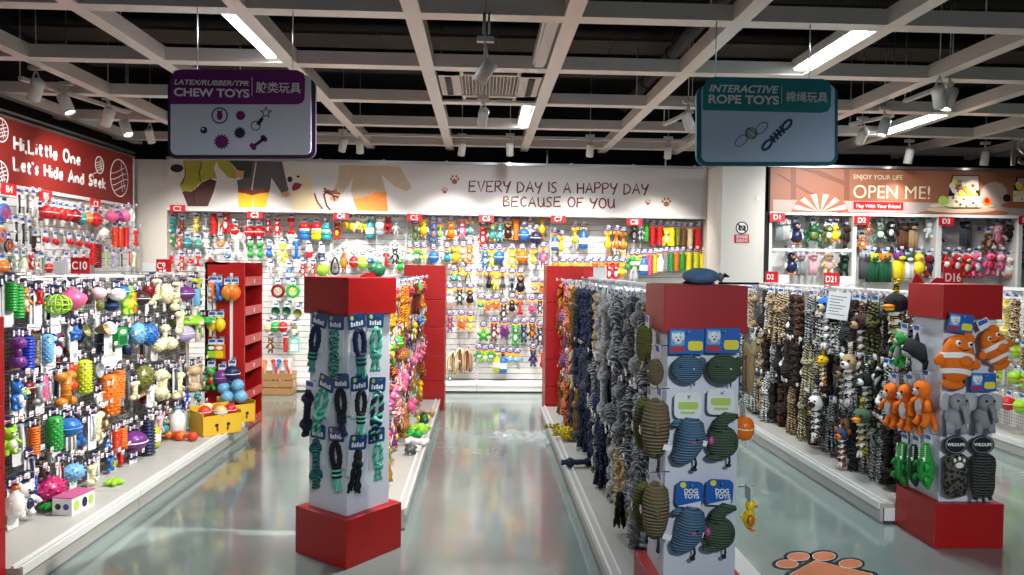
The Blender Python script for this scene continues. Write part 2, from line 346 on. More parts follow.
def t_figure():
    m = MB(); m.ell((0, 0, -.62), (.19, .15, .25), 'rubber'); m.ell((0, -.02, -.24), (.19, .17, .19), 'rubber')
    for s in (-1, 1):
        m.ell((.15 * s, 0, -.07), (.06, .05, .09), 'rubber', 8, 6, (0, .4 * s, 0)); m.tube([(.14 * s, -.02, -.47), (.25 * s, -.06, -.58), (.28 * s, -.1, -.68)], [.06, .055, .06], 'rubber', 8)
        m.tube([(.09 * s, 0, -.78), (.13 * s, -.02, -.92), (.14 * s, -.07, -.96)], [.08, .075, .07], 'rubber', 8); m.ell((.07 * s, -.175, -.2), .028, 'eye_black', 6, 5)
    m.ell((0, -.17, -.29), (.09, .07, .065), 'rubber_accent', 8, 6); m.ell((0, -.08, -.62), (.12, .1, .17), 'rubber_accent', 10, 7); m.ell((0, -.235, -.27), .025, 'eye_black', 6, 5)
    return [('body', m)]
def t_bird():
    m = MB(); m.ell((0, 0, -.64), (.26, .24, .28), 'rubber'); m.ell((0, -.04, -.24), (.19, .18, .19), 'rubber'); m.cone((0, -.2, -.26), (0, -.14, -.03), .07, 'beak_orange', 8)
    for s in (-1, 1):
        m.ell((.08 * s, -.19, -.2), .035, 'eye_white', 6, 5); m.ell((.082 * s, -.222, -.2), .018, 'eye_black', 6, 5); m.ell((.25 * s, .02, -.62), (.07, .14, .17), 'rubber_accent', 8, 6, (0, -.3 * s, 0))
        m.ell((.12 * s, -.08, -.95), (.09, .12, .04), 'beak_orange', 8, 5)
    m.ell((0, .24, -.58), (.1, .12, .06), 'rubber', 8, 5, (.5, 0, 0)); return [('body', m)]
def t_chicken():
    m = MB(); m.lathe([(0, -.04), (.07, -.07), (.09, -.13), (.065, -.22), (.07, -.36), (.14, -.5), (.16, -.6), (.12, -.72), (0, -.78)], 'rubber', 12)
    for k in range(3): m.ell((0, -.03 + .04 * k, -.03 + .01 * (k == 1)), (.025, .03, .05), 'comb_red', 6, 5)
    m.cone((0, -.07, -.12), (0, -.1, -.02), .04, 'beak_orange', 6); m.ell((0, -.09, -.19), (.025, .02, .045), 'comb_red', 6, 5)
    for s in (-1, 1):
        m.ell((.06 * s, -.06, -.1), .02, 'eye_black', 6, 5); m.ell((.15 * s, 0, -.52), (.035, .08, .12), 'rubber_accent', 8, 6, (0, -.25 * s, 0))
        m.tube([(.06 * s, 0, -.74), (.07 * s, 0, -.93)], .025, 'rubber_accent', 6)
        for a in (-.5, 0, .5): m.tube([(.07 * s, 0, -.93), (.07 * s + .05 * math.sin(a), -.09, -.99)], .018, 'rubber_accent', 5)
    return [('body', m)]
def t_wheel():
    m = MB(); m.torus((0, 0, -.5), .37, .1, 'rubber', 'y', 22, 8); m.ell((0, 0, -.5), (.12, .08, .12), 'rubber_accent')
    for i in range(8):
        t = 2 * PI * i / 8; c, s_ = math.cos(t), math.sin(t); m.tube([(.1 * c, 0, -.5 + .1 * s_), (.34 * c, 0, -.5 + .34 * s_)], .035, 'rubber_accent', 6)
        m.ell((.46 * c, 0, -.5 + .46 * s_), .05, 'rubber', 6, 5)
    return [('body', m)]
def t_burger():
    m = MB(); m.lathe([(0, 0), (.3, -.06), (.48, -.2), (.5, -.34), (.4, -.36)], 'rubber', 16); m.lathe([(.42, -.36), (.52, -.42), (.42, -.5)], 'toy_white', 16)
    m.lathe([(.44, -.5), (.53, -.6), (.44, -.68)], 'rubber_accent', 16); m.lathe([(.4, -.68), (.5, -.74), (.46, -.94), (.3, -1), (0, -1)], 'rubber_accent', 16); return [('body', m)]
def t_star():
    m = MB()
    for i in range(5): t = PI / 2 + 2 * PI * i / 5; m.tube([(0, 0, -.52), (.28 * math.cos(t), 0, -.52 + .28 * math.sin(t)), (.46 * math.cos(t), 0, -.52 + .46 * math.sin(t))], [.2, .13, .05], 'rubber', 10)
    m.ell((0, -.1, -.52), (.16, .12, .16), 'rubber_accent'); return [('body', m)]
def t_bowl():
    m = MB(); M = Euler((PI / 2, 0, 0)).to_matrix(); m.lathe([(0, -.1), (.3, -.1), (.46, .06), (.5, .16), (.46, .16), (.42, .06), (.26, -.04), (0, -.04)], 'rubber', 20, (0, 0, -.5), M); return [('body', m)]
def t_box():
    m = MB(); m.box((-.34, -.14, -1), (.34, .1, 0), 'rubber'); m.prism(rrect(-.27, -.92, .27, -.45, .05), -.141, -.15, 'rubber_accent'); m.prism(disc(0, -.23, .22, .13), -.141, -.15, 'toy_white'); return [('body', m)]
def t_fish():
    m = MB(); m.ell((0, 0, -.5), (.34, .16, .24), 'rubber'); m.prism([(.28, -.5), (.52, -.28), (.48, -.5), (.52, -.72)], -.04, .04, 'rubber_accent'); m.prism([(-.1, -.3), (.08, -.16), (.16, -.3)], -.03, .03, 'rubber_accent')
    m.ell((-.2, -.13, -.44), .05, 'eye_white', 6, 5); m.ell((-.21, -.17, -.44), .025, 'eye_black', 6, 5); m.ell((-.02, -.16, -.56), (.1, .04, .06), 'rubber_accent', 8, 5); return [('body', m)]
def t_lemon():
    m = MB(); m.lathe([(0, 0), (.06, -.02), (.1, -.08), (.28, -.22), (.36, -.48), (.3, -.76), (.12, -.93), (.06, -.99), (0, -1)], 'rubber', 16); m.prism([(0, .02), (.18, .1), (.24, .02), (.1, -.03)], -.01, .01, 'rubber_accent'); return [('body', m)]
def t_spikyoval():
    m = MB(); m.ell((0, 0, -.5), (.3, .26, .46), 'rubber'); spikes(m, (0, 0, -.5), .29, 54, .05, .05, 'rubber', 1.55); return [('body', m)]
def t_frog():
    m = MB(); m.ell((0, 0, -.5), (.3, .18, .24), 'rubber'); m.ell((0, -.06, -.26), (.24, .18, .17), 'rubber')
    for s in (-1, 1):
        m.ell((.13 * s, -.08, -.1), .09, 'rubber', 8, 6); m.ell((.13 * s, -.15, -.1), .05, 'eye_white', 6, 5); m.ell((.13 * s, -.19, -.1), .026, 'eye_black', 6, 5)
        m.tube([(.22 * s, 0, -.42), (.4 * s, -.04, -.34), (.46 * s, -.08, -.5)], [.09, .07, .08], 'rubber', 8); m.tube([(.18 * s, 0, -.62), (.36 * s, -.04, -.78), (.3 * s, -.08, -.98)], [.11, .08, .07], 'rubber', 8)
    m.ell((0, -.13, -.52), (.2, .08, .17), 'rubber_accent', 10, 6); return [('body', m)]
def t_loop():
    m = MB(); m.tube([(.2 * math.sin(2 * PI * i / 20) * (1 - .5 * math.cos(2 * PI * i / 20)), .03 * math.sin(4 * PI * i / 20), -.5 + .48 * math.cos(2 * PI * i / 20)) for i in range(20)], .05, 'rubber', 8, True)
    m.ell((0, 0, -.86), (.2, .12, .1), 'rubber_accent'); return [('body', m)]
def t_lattice():
    m = MB()
    for k in range(6):
        t = PI * k / 6; m.tube([(.46 * math.sin(2 * PI * i / 20) * math.cos(t), .46 * math.sin(2 * PI * i / 20) * math.sin(t), -.5 + .46 * math.cos(2 * PI * i / 20)) for i in range(20)], .035, 'rubber', 6, True)
    m.torus((0, 0, -.5), .46, .035, 'rubber', 'z'); m.torus((0, 0, -.27), .4, .03, 'rubber', 'z'); m.torus((0, 0, -.73), .4, .03, 'rubber', 'z'); m.ell((0, 0, -.5), .2, 'rubber_accent'); return [('body', m)]
def t_frisbee():
    m = MB(); M = Euler((PI / 2, 0, 0)).to_matrix(); m.lathe([(0, .05), (.4, .05), (.47, .03), (.5, -.04), (.46, -.04), (.4, .01), (0, .01)], 'rubber', 24, (0, 0, -.5), M); m.torus((0, -.05, -.5), .33, .03, 'rubber_accent'); 
    for i in range(5): t = PI / 2 + 2 * PI * i / 5; m.prism([(0, -.5), (.1 * math.cos(t - .6), -.5 + .1 * math.sin(t - .6)), (.24 * math.cos(t), -.5 + .24 * math.sin(t)), (.1 * math.cos(t + .6), -.5 + .1 * math.sin(t + .6))], -.05, -.08, 'rubber_accent')
    return [('body', m)]
def t_tool():
    m = MB(); m.prism(rrect(-.11, -1, .11, 0, .03), .02, .035, 'card_white'); m.tube([(0, -.02, -.05), (.02, -.02, -.5), (0, -.02, -.95)], [.05, .035, .055], 'rubber', 8); m.ell((0, -.02, -.08), (.08, .05, .06), 'rubber'); m.ell((0, -.02, -.92), (.07, .05, .07), 'rubber_accent'); return [('body', m)]
def t_twin():
    m = MB()
    for s in (-1, 1): m.ell((.27 * s, 0, -.5 - .04 * s), (.27, .24, .28), 'rubber', 12, 9); m.torus((.27 * s, 0, -.5 - .04 * s), .265, .02, 'rubber_accent', 'z', 14, 5)
    m.tube([(-.05, 0, -.48), (0, .05, -.1), (0, 0, 0)], .025, 'toy_white', 6); return [('body', m)]
def t_pig():
    m = MB(); m.ell((0, 0, -.58), (.32, .3, .34), 'rubber'); m.ell((0, -.14, -.32), (.24, .22, .22), 'rubber'); m.tube([(0, -.32, -.34), (0, -.4, -.35)], .09, 'rubber_accent', 10)
    for s in (-1, 1):
        m.cone((.15 * s, -.1, -.14), (.08 * s, -.06, .14), .08, 'rubber', 6); m.ell((.09 * s, -.31, -.25), .03, 'eye_black', 6, 5); m.tube([(.16 * s, -.1, -.8), (.18 * s, -.12, -.98)], [.1, .08], 'rubber', 8); m.ell((.03 * s, -.405, -.35), .02, 'eye_black', 5, 4)
    return [('body', m)]
def t_ham():
    m = MB(); m.lathe([(0, -.02), (.05, -.03), (.06, -.12), (.2, -.22), (.42, -.36), (.46, -.52), (.36, -.76), (.16, -.95), (0, -1)], 'rubber', 16); spikes(m, (0, 0, -.52), .36, 44, .07, .05, 'rubber', 1.05); return [('body', m)]
def t_cup():
    m = MB(); M = Euler((1.25, 0, 0)).to_matrix()
    for d in (0, .12, .24): m.lathe([(.18, -.3), (.4, .14), (.46, .16), (.42, .18), (.37, .14), (.16, -.26), (0, -.26)], 'rubber', 18, (d - .1, d, -.5), M)
    return [('body', m)]
def t_turtle():
    m = MB(); m.lathe([(0, -.02), (.26, -.06), (.4, -.18), (.42, -.3), (.3, -.34), (0, -.34)], 'rubber', 16); m.ell((0, -.34, -.28), (.12, .12, .1), 'rubber_accent')
    for k in range(9): t = k * 2.4; m.ell((.22 * math.cos(t), .22 * math.sin(t), -.1), (.07, .07, .05), 'rubber_accent', 6, 5)
    for s in (-1, 1): m.tube([(.25 * s, -.1, -.3), (.27 * s, -.1, -.65), (.25 * s, -.12, -1)], [.05, .045, .06], 'rubber_accent', 8)
    return [('body', m)]
def t_bunch():
    m = MB(); rr = random.Random(5)
    for k in range(22):
        x = rr.uniform(-.3, .3); y = rr.uniform(-.14, .14); e = rr.uniform(-1, -.8)
        m.tube([(x * .4, y, 0), (x, y, -.25), (x * 1.15, y * 1.3, -.6), (x * 1.2 + rr.uniform(-.05, .05), y * 1.3, e)], .03, ('rubber', 'rubber_accent')[k % 3 == 0], 6)
    return [('body', m)]
# twisted cord
def strandset(mb, pts, R0, r, keys, twist, n=6):
    """len(keys) cords twisted round the path pts; twist = turns in all"""
    pts = [Vector(p) for p in pts]; N = len(pts); fr = []; u = None
    for i, p in enumerate(pts):
        d = (pts[min(i + 1, N - 1)] - pts[max(i - 1, 0)]).normalized()
        if u is None: u, w = frame_of(d)
        else: u = (u - d * u.dot(d)).normalized(); w = d.cross(u)
        fr.append((p, u.copy(), w.copy()))
    for k, key in enumerate(keys):
        path = []
        for i, (p, a, b) in enumerate(fr):
            t = 2 * PI * (k / len(keys) + twist * i / (N - 1)); path.append(p + (a * math.cos(t) + b * math.sin(t)) * R0)
        mb.tube(path, r, key, n)
def lin_path(a, b, n): a, b = Vector(a), Vector(b); return [a.lerp(b, i / n) for i in range(n + 1)]
def knot(mb, c, R0, r, keys):
    c = Vector(c)
    for j in range(3):
        a = .5 * j - .5; M = Euler((a * .9, .35 - .35 * j, .6 * j)).to_matrix()
        pts = [c + M @ Vector((R0 * math.cos(2 * PI * i / 14), R0 * math.sin(2 * PI * i / 14), (j - 1) * r * 1.1)) for i in range(14)]
        mb.tube(pts, r, keys[j % len(keys)], 7, True)
    mb.ell(c, R0 * .9, keys[0], 8, 6)
def tassel(mb, c, ln, spread, r, keys, n=12, seed=1):
    rr = random.Random(seed); c = Vector(c)
    for i in range(n):
        t = 2.4 * i; q = spread * math.sqrt((i + .5) / n); e = c + Vector((q * math.cos(t), q * math.sin(t), -ln * rr.uniform(.8, 1)))
        mb.tube([c + Vector((.25 * q * math.cos(t), .25 * q * math.sin(t), 0)), c.lerp(e, .55) + Vector((.2 * q * math.cos(t), .2 * q * math.sin(t), 0)), e], [r, r * 1.1, r * .6], keys[i % len(keys)], 5)
CK = ['cord', 'cord_accent', 'cord']
def r_twoknot():
    m = MB(); strandset(m, lin_path((0, 0, -.02), (0, 0, -.86), 26), .042, .045, CK, 5); knot(m, (0, 0, -.2), .085, .048, CK); knot(m, (.01, 0, -.74), .09, .05, CK)
    t = MB(); tassel(t, (0, 0, -.84), .16, .09, .022, CK, 14); return [('twisted_rope', m), ('tassel', t)]
def r_braidball():
    m = MB(); strandset(m, lin_path((0, 0, 0), (0, 0, -.5), 20), .05, .055, CK, 3.5)
    b = MB()
    for ax in range(3):
        for o in (-.075, -.025, .025, .075):
            rr_ = math.sqrt(.15 ** 2 - o ** 2) + .012; M = (Matrix.Identity(3), Euler((PI / 2, 0, 0)).to_matrix(), Euler((0, PI / 2, 0)).to_matrix())[ax]
            b.tube([Vector((0, 0, -.62)) + M @ Vector((rr_ * math.cos(2 * PI * i / 16), rr_ * math.sin(2 * PI * i / 16), o)) for i in range(16)], .028, CK[ax], 6, True)
    b.ell((0, 0, -.62), .14, 'cord', 10, 7)
    t = MB(); tassel(t, (0, 0, -.76), .24, .11, .022, CK, 14, 3); return [('braided_rope', m), ('knot_ball', b), ('tassel', t)]
PK = ['plain_cord', 'plain_cord', 'plain_cord_accent']
def r_eight():
    m = MB(); P = []
    for i in range(33): t = 2 * PI * i / 32; P.append((.13 * math.sin(t) * (1 + .2 * math.cos(t)), .02 * math.sin(2 * t), -.3 + .28 * math.cos(t)))
    strandset(m, P, .03, .035, PK, 7); knot(m, (0, 0, -.6), .09, .045, PK); t = MB(); strandset(t, lin_path((.03, 0, -.62), (.09, 0, -.88), 8), .025, .03, PK, 2); strandset(t, lin_path((-.03, 0, -.62), (-.08, 0, -.9), 8), .025, .03, PK, 2)
    tassel(t, (.09, 0, -.87), .13, .06, .018, PK, 8); tassel(t, (-.08, 0, -.88), .12, .06, .018, PK, 8, 4); return [('rope_loop', m), ('tassel', t)]
def r_bundle():
    m = MB(); rr = random.Random(9)
    for k in range(7):
        x, y = .09 * math.cos(k * .9), .07 * math.sin(k * .9); strandset(m, [(x * .5, y * .5, 0), (x, y, -.15), (x * .6, y * .6, -.3), (x * 1.3, y * 1.3, -.5), (x * 1.2, y, -.68), (x * 1.6, y * 1.5, -.82), (x * 1.7, y * 1.6, -.93 - .07 * rr.random())], .02, .026, ['cord', 'cord_accent'], 4, 5)
    knot(m, (0, 0, -.31), .09, .045, ['cord_accent', 'cord']); return [('cord_bundle', m)]
def r_chain():
    m = MB()
    for j in range(6):
        z = -.08 - .145 * j; M = Euler((.5, 0, .9 * j)).to_matrix()
        for q in (0, 1): m.tube([Vector((0, 0, z)) + M @ Vector((.075 * math.cos(2 * PI * i / 12), .05 * math.sin(2 * PI * i / 12) * (1 if q else -1), .05 * math.sin(4 * PI * i / 12 + q))) for i in range(12)], .042, CK[(j + q) % 2], 6, True)
    m.tube([(0, 0, 0), (0, 0, -.9)], .05, 'cord', 7); t = MB(); tassel(t, (0, 0, -.86), .15, .09, .022, CK, 12, 8); return [('braided_rope', m), ('tassel', t)]
def plush_head(kind):
    h = MB(); z = -.3
    h.ell((0, 0, z), (.15, .14, .13), 'plush', 14, 10)
    if kind == 'bird':
        h.ell((0, -.15, z - .04), (.075, .09, .03), 'beak_orange', 10, 6); h.ell((0, -.14, z - .075), (.06, .07, .022), 'plush_accent', 10, 6)
    else:
        h.ell((0, -.12, z - .04), (.075, .07, .06), 'plush_accent', 10, 7); h.ell((0, -.185, z - .02), (.03, .02, .022), 'eye_black', 8, 6)
        for s in (-1, 1): h.ell((.14 * s, .02, z + .06), (.05, .03, .08), 'plush_accent', 8, 6, (0, .6 * s, 0))
    for s in (-1, 1): h.ell((.06 * s, -.12, z + .03), .022, 'eye_black', 8, 6)
    b = MB(); strandset(b, lin_path((0, 0, 0), (0, 0, -.2), 8), .02, .025, ['cord', 'cord_accent'], 2); strandset(b, lin_path((0, .02, -.4), (0, .02, -.86), 16), .045, .05, ['cord_accent', 'toy_black', 'toy_white'], 4)
    t = MB(); tassel(t, (0, .02, -.84), .16, .1, .022, ['toy_black', 'toy_white', 'cord_accent'], 12, 6)
    return [('plush_head', h), ('twisted_rope', b), ('tassel', t)]
def p_body(arms=True, ears='round'):
    """soft plush hanging figure"""
    m = MB(); m.ell((0, 0, -.55), (.2, .16, .24), 'plush', 14, 9); m.ell((0, -.05, -.22), (.2, .18, .18), 'plush', 14, 9)
    for s in (-1, 1):
        m.tube([(.15 * s, -.03, -.42), (.28 * s, -.08, -.5), (.32 * s, -.12, -.62)], [.07, .065, .07], 'plush', 8); m.tube([(.1 * s, 0, -.72), (.14 * s, -.03, -.86), (.15 * s, -.1, -.95)], [.09, .08, .085], 'plush', 8); m.ell((.08 * s, -.2, -.19), .03, 'eye_black', 6, 5)
        if ears == 'round': m.ell((.16 * s, 0, -.08), (.08, .04, .09), 'plush_accent', 8, 6)
        else: m.ell((.12 * s, .02, -.02), (.055, .035, .17), 'plush_accent', 8, 6, (.2, .35 * s, 0))
    m.ell((0, -.2, -.27), (.1, .08, .075), 'plush_accent', 10, 7); m.ell((0, -.275, -.25), (.035, .02, .028), 'eye_black', 6, 5); m.ell((0, -.1, -.57), (.13, .09, .17), 'plush_accent', 10, 7); return m
def t_plush(): return [('body', p_body())]
def t_kangaroo():
    m = p_body(ears='long'); m.tube([(0, .12, -.7), (.16, .16, -.9), (.3, .1, -1.02)], [.08, .06, .03], 'plush', 8); return [('body', m)]
def t_plushlong():
    m = MB(); m.ell((0, -.03, -.16), (.19, .17, .16), 'plush', 12, 9); m.ell((0, -.18, -.2), (.12, .08, .07), 'plush_accent', 10, 6)
    for s in (-1, 1): m.ell((.07 * s, -.18, -.11), .03, 'eye_black', 6, 5); m.ell((.17 * s, 0, -.1), (.06, .04, .1), 'plush', 8, 6); m.tube([(.1 * s, 0, -.3), (.11 * s, -.01, -.6), (.12 * s, 0, -.97)], [.11, .1, .09], 'plush_accent', 10)
    m.tube([(0, 0, -.25), (0, 0, -.95)], [.13, .12], 'plush_accent', 10); return [('body', m)]
def t_clown():
    m = MB(); m.ell((0, 0, -.5), (.33, .2, .44), 'plush', 18, 14)
    w = MB()
    for z, h in ((-.42, .05), (-.7, .045)):
        P = []
        for j in range(5):
            zz = z - h + 2 * h * j / 4; q = math.sqrt(max(0, 1 - ((zz + .5) / .44) ** 2)); P.append((q, zz + .02 * 0))
        for (qa, za), (qb, zb) in zip(P, P[1:]):
            n = 24; vs = []
            for q, zz in ((qa, za), (qb, zb)):
                for i in range(n): t = 2 * PI * i / n; vs.append((.345 * q * math.cos(t), .21 * q * math.sin(t), zz - .05 * math.cos(t) ** 2))
            w.add(vs, [(i, (i + 1) % n, n + (i + 1) % n, n + i) for i in range(n)], 'toy_white', True)
    f = MB()
    for s in (-1, 1): f.ell((.36 * s, -.02, -.55), (.13, .06, .1), 'plush', 10, 7, (0, .6 * s, 0))
    f.ell((.06, -.2, -.52), (.14, .06, .1), 'plush', 10, 7); f.ell((0, .02, -.96), (.24, .07, .1), 'plush', 12, 7); f.ell((.18, 0, -.12), (.14, .06, .1), 'plush', 10, 7, (0, .6, 0))
    e = MB()
    for s in (-1, 1): e.ell((.12 * s, -.15, -.22), (.055, .035, .055), 'eye_white', 10, 7); e.ell((.12 * s, -.185, -.22), (.03, .02, .03), 'eye_black', 8, 6)
    e.tube([(-.1, -.165, -.31), (0, -.19, -.34), (.1, -.165, -.31)], .012, 'eye_black', 6)
    return [('body', m), ('stripe_band', w), ('fin', f), ('eye', e)]
def t_elephant():
    m = MB(); m.ell((0, .02, -.62), (.24, .18, .28), 'plush', 14, 10); m.ell((0, -.07, -.28), (.21, .19, .2), 'plush', 14, 10)
    for s in (-1, 1): m.tube([(.14 * s, -.03, -.74), (.17 * s, -.08, -.97)], [.1, .09], 'plush', 10)
    ears = []
    for s in (-1, 1): e = MB(); e.ell((.29 * s, .0, -.27), (.17, .045, .2), 'plush_accent', 12, 8, (0, 0, -.35 * s)); ears.append(('ear', e))
    t = MB(); t.tube([(0, -.22, -.32), (.02, -.33, -.42), (.03, -.36, -.56), (.08, -.38, -.66)], [.085, .07, .055, .045], 'plush', 10)
    y = MB()
    for s in (-1, 1): y.ell((.1 * s, -.23, -.22), .03, 'eye_black', 8, 6)
    return [('body', m)] + ears + [('trunk', t), ('eye', y)]
def t_croc():
    m = MB(); m.tube([(0, -.02, -.02), (.02, -.03, -.12), (.01, -.02, -.3), (0, 0, -.42), (0, 0, -.6), (.02, 0, -.78), (.08, 0, -.92), (.14, 0, -1)], [.06, .1, .13, .17, .19, .16, .09, .03], 'plush', 14)
    for s in (-1, 1): m.tube([(.13 * s, -.05, -.46), (.24 * s, -.1, -.5), (.27 * s, -.13, -.57)], [.06, .055, .05], 'plush', 8); m.tube([(.13 * s, -.05, -.74), (.25 * s, -.1, -.79), (.27 * s, -.13, -.87)], [.065, .06, .05], 'plush', 8)
    t = MB()
    for k in range(7): t.cone((.1 + .01 * k * 0, -.09, -.07 - .045 * k), (.06, -.03, .0), .02, 'toy_white', 5); t.cone((-.09, -.1, -.07 - .045 * k), (-.06, -.03, 0), .02, 'toy_white', 5)
    r = MB()
    for k in range(8): r.cone((0, -.17 if k < 5 else -.13, -.42 - .06 * k), (0, -.06, 0), .03, 'plush_accent', 5)
    e = MB()
    for s in (-1, 1): e.ell((.09 * s, -.11, -.36), .045, 'eye_white', 8, 6); e.ell((.095 * s, -.15, -.36), .022, 'eye_black', 6, 5)
    return [('body', m), ('teeth', t), ('back_ridge', r), ('eye', e)]
def t_orca():
    m = MB(); m.tube([(-.46, -.02, -.62), (-.38, -.02, -.5), (-.1, -.03, -.38), (.2, -.02, -.42), (.4, 0, -.6), (.5, .02, -.75)], [.06, .17, .24, .22, .12, .04], 'plush', 14); m.prism([(0, -.18), (.08, .02), (.18, -.2)], -.03, .03, 'plush'); m.prism([(.42, -.66), (.62, -.62), (.54, -.84), (.4, -.92)], -.03, .03, 'plush')
    w = MB(); w.ell((-.1, -.08, -.5), (.32, .18, .14), 'plush_accent', 12, 8); w.ell((-.26, -.19, -.36), (.07, .04, .04), 'toy_white', 8, 6); w.ell((-.3, -.2, -.42), .022, 'eye_black', 6, 5)
    return [('body', m), ('belly', w)]
def t_bagtoy(kind):
    m = MB(); m.lathe([(0, 0), (.17, -.02), (.29, -.1), (.32, -.24), (.3, -.5), (.31, -.78), (.26, -.95), (.12, -1), (0, -1)], kind, 18)
    m.v = [(x, y * .45, z) for x, y, z in m.v]
    f = MB()
    if kind == 'leopard':
        for x, z in ((-.12, -.14), (0, -.1), (.12, -.14)): f.ell((x, -.125, z), (.04, .03, .045), 'toy_white', 8, 6)
        f.ell((0, -.135, -.25), (.11, .03, .07), 'toy_white', 10, 6)
        return [('body', m), ('paw_print', f)]
    for s in (-1, 1): f.tube([(.16 * s, 0, -.96), (.2 * s, -.03, -1.06)], [.06, .05], kind, 8)
    f.tube([(0, 0, -.98), (.02, -.02, -1.1)], [.035, .025], kind, 8); return [('body', m), ('foot', f)]
def t_cord(shape):
    m = MB(); t = MB(); x = MB(); x.box((-.3, -.2, -.72), (-.16, -.19, -.6), 'toy_white', Matrix.Rotation(.25, 4, 'Y'))
    if shape == 'whale':
        m.tube([(.06, 0, 0), (.05, -.02, -.08), (.04, -.03, -.3), (.02, -.03, -.55), (-.06, -.02, -.78), (-.16, 0, -.9), (-.2, 0, -.98)], [.1, .19, .23, .23, .19, .15, .05], 'corduroy', 16); m.ell((.22, -.06, -.42), (.09, .06, .14), 'corduroy', 10, 7, (0, -.5, 0)); m.ell((-.2, -.02, -.1), (.07, .05, .1), 'corduroy', 10, 7, (0, .6, 0))
        t.tube([(.12, 0, -.86), (.14, 0, -1.0), (.12, 0, -1.08)], .022, 'toy_black', 6); t.ell((.11, 0, -1.12), (.05, .035, .045), 'toy_black', 8, 6); e = MB(); e.ell((.08, -.26, -.4), .025, 'eye_black', 6, 5); e.ell((.02, -.265, -.46), (.05, .02, .03), 'card_pink', 8, 5)
    elif shape == 'duck':
        m.ell((.02, -.02, -.6), (.3, .2, .36), 'corduroy', 16, 12); m.tube([(-.05, 0, -.36), (.0, -.02, -.16), (.1, -.02, -.06), (.3, -.02, -.04)], [.16, .13, .12, .05], 'corduroy', 12); m.ell((-.12, -.02, -.92), (.16, .12, .08), 'corduroy', 10, 7)
        t.tube([(.16, 0, -.92), (.17, 0, -1.03), (.16, 0, -1.08)], .022, 'toy_black', 6); t.ell((.15, 0, -1.12), (.05, .035, .045), 'toy_black', 8, 6); e = MB(); e.ell((-.22, -.13, -.55), (.06, .05, .1), 'card_pink', 8, 6); e.torus((.1, -.2, -.6), .12, .012, 'corduroy')
    else:
        m.ell((0, -.03, -.5), (.46, .26, .42), 'corduroy', 18, 12); m.ell((-.2, -.2, -.4), (.1, .1, .1), 'corduroy', 10, 7); m.ell((.42, 0, -.3), (.12, .07, .16), 'corduroy', 10, 7)
        t.tube([(.2, 0, -.84), (.22, 0, -.94), (.2, 0, -1.0)], .02, 'toy_black', 6); e = MB(); e.ell((.12, -.27, -.46), .03, 'eye_white', 8, 6); e.ell((-.24, -.28, -.4), .028, 'eye_black', 6, 5)
    return [('body', m), ('tail', t), ('eye', e)] + ([] if shape == 'round' else [('fabric_tag', x)])
def t_wrapknot():
    m = MB(); strandset(m, [(.12 * math.sin(2 * PI * i / 24), .0, -.28 + .27 * math.cos(2 * PI * i / 24)) for i in range(25)], .03, .036, ['plain_cord', 'plain_cord', 'plain_cord'], 5)
    k = MB()
    for j in range(5): k.torus((0, 0, -.53 - .045 * j), .08, .032, 'plain_cord_accent' if j % 2 else 'plain_cord', 'z', 12, 6)
    t = MB(); strandset(t, lin_path((0, 0, -.7), (.05, 0, -.95), 8), .03, .04, ['plain_cord_accent'] * 3, 2); tassel(t, (.05, 0, -.88), .14, .08, .024, ['plain_cord_accent'], 9); strandset(t, lin_path((-.02, 0, -.7), (-.1, 0, -.9), 8), .02, .03, ['plain_cord_accent'] * 2, 2)
    return [('rope_loop', m), ('binding', k), ('tassel', t)]

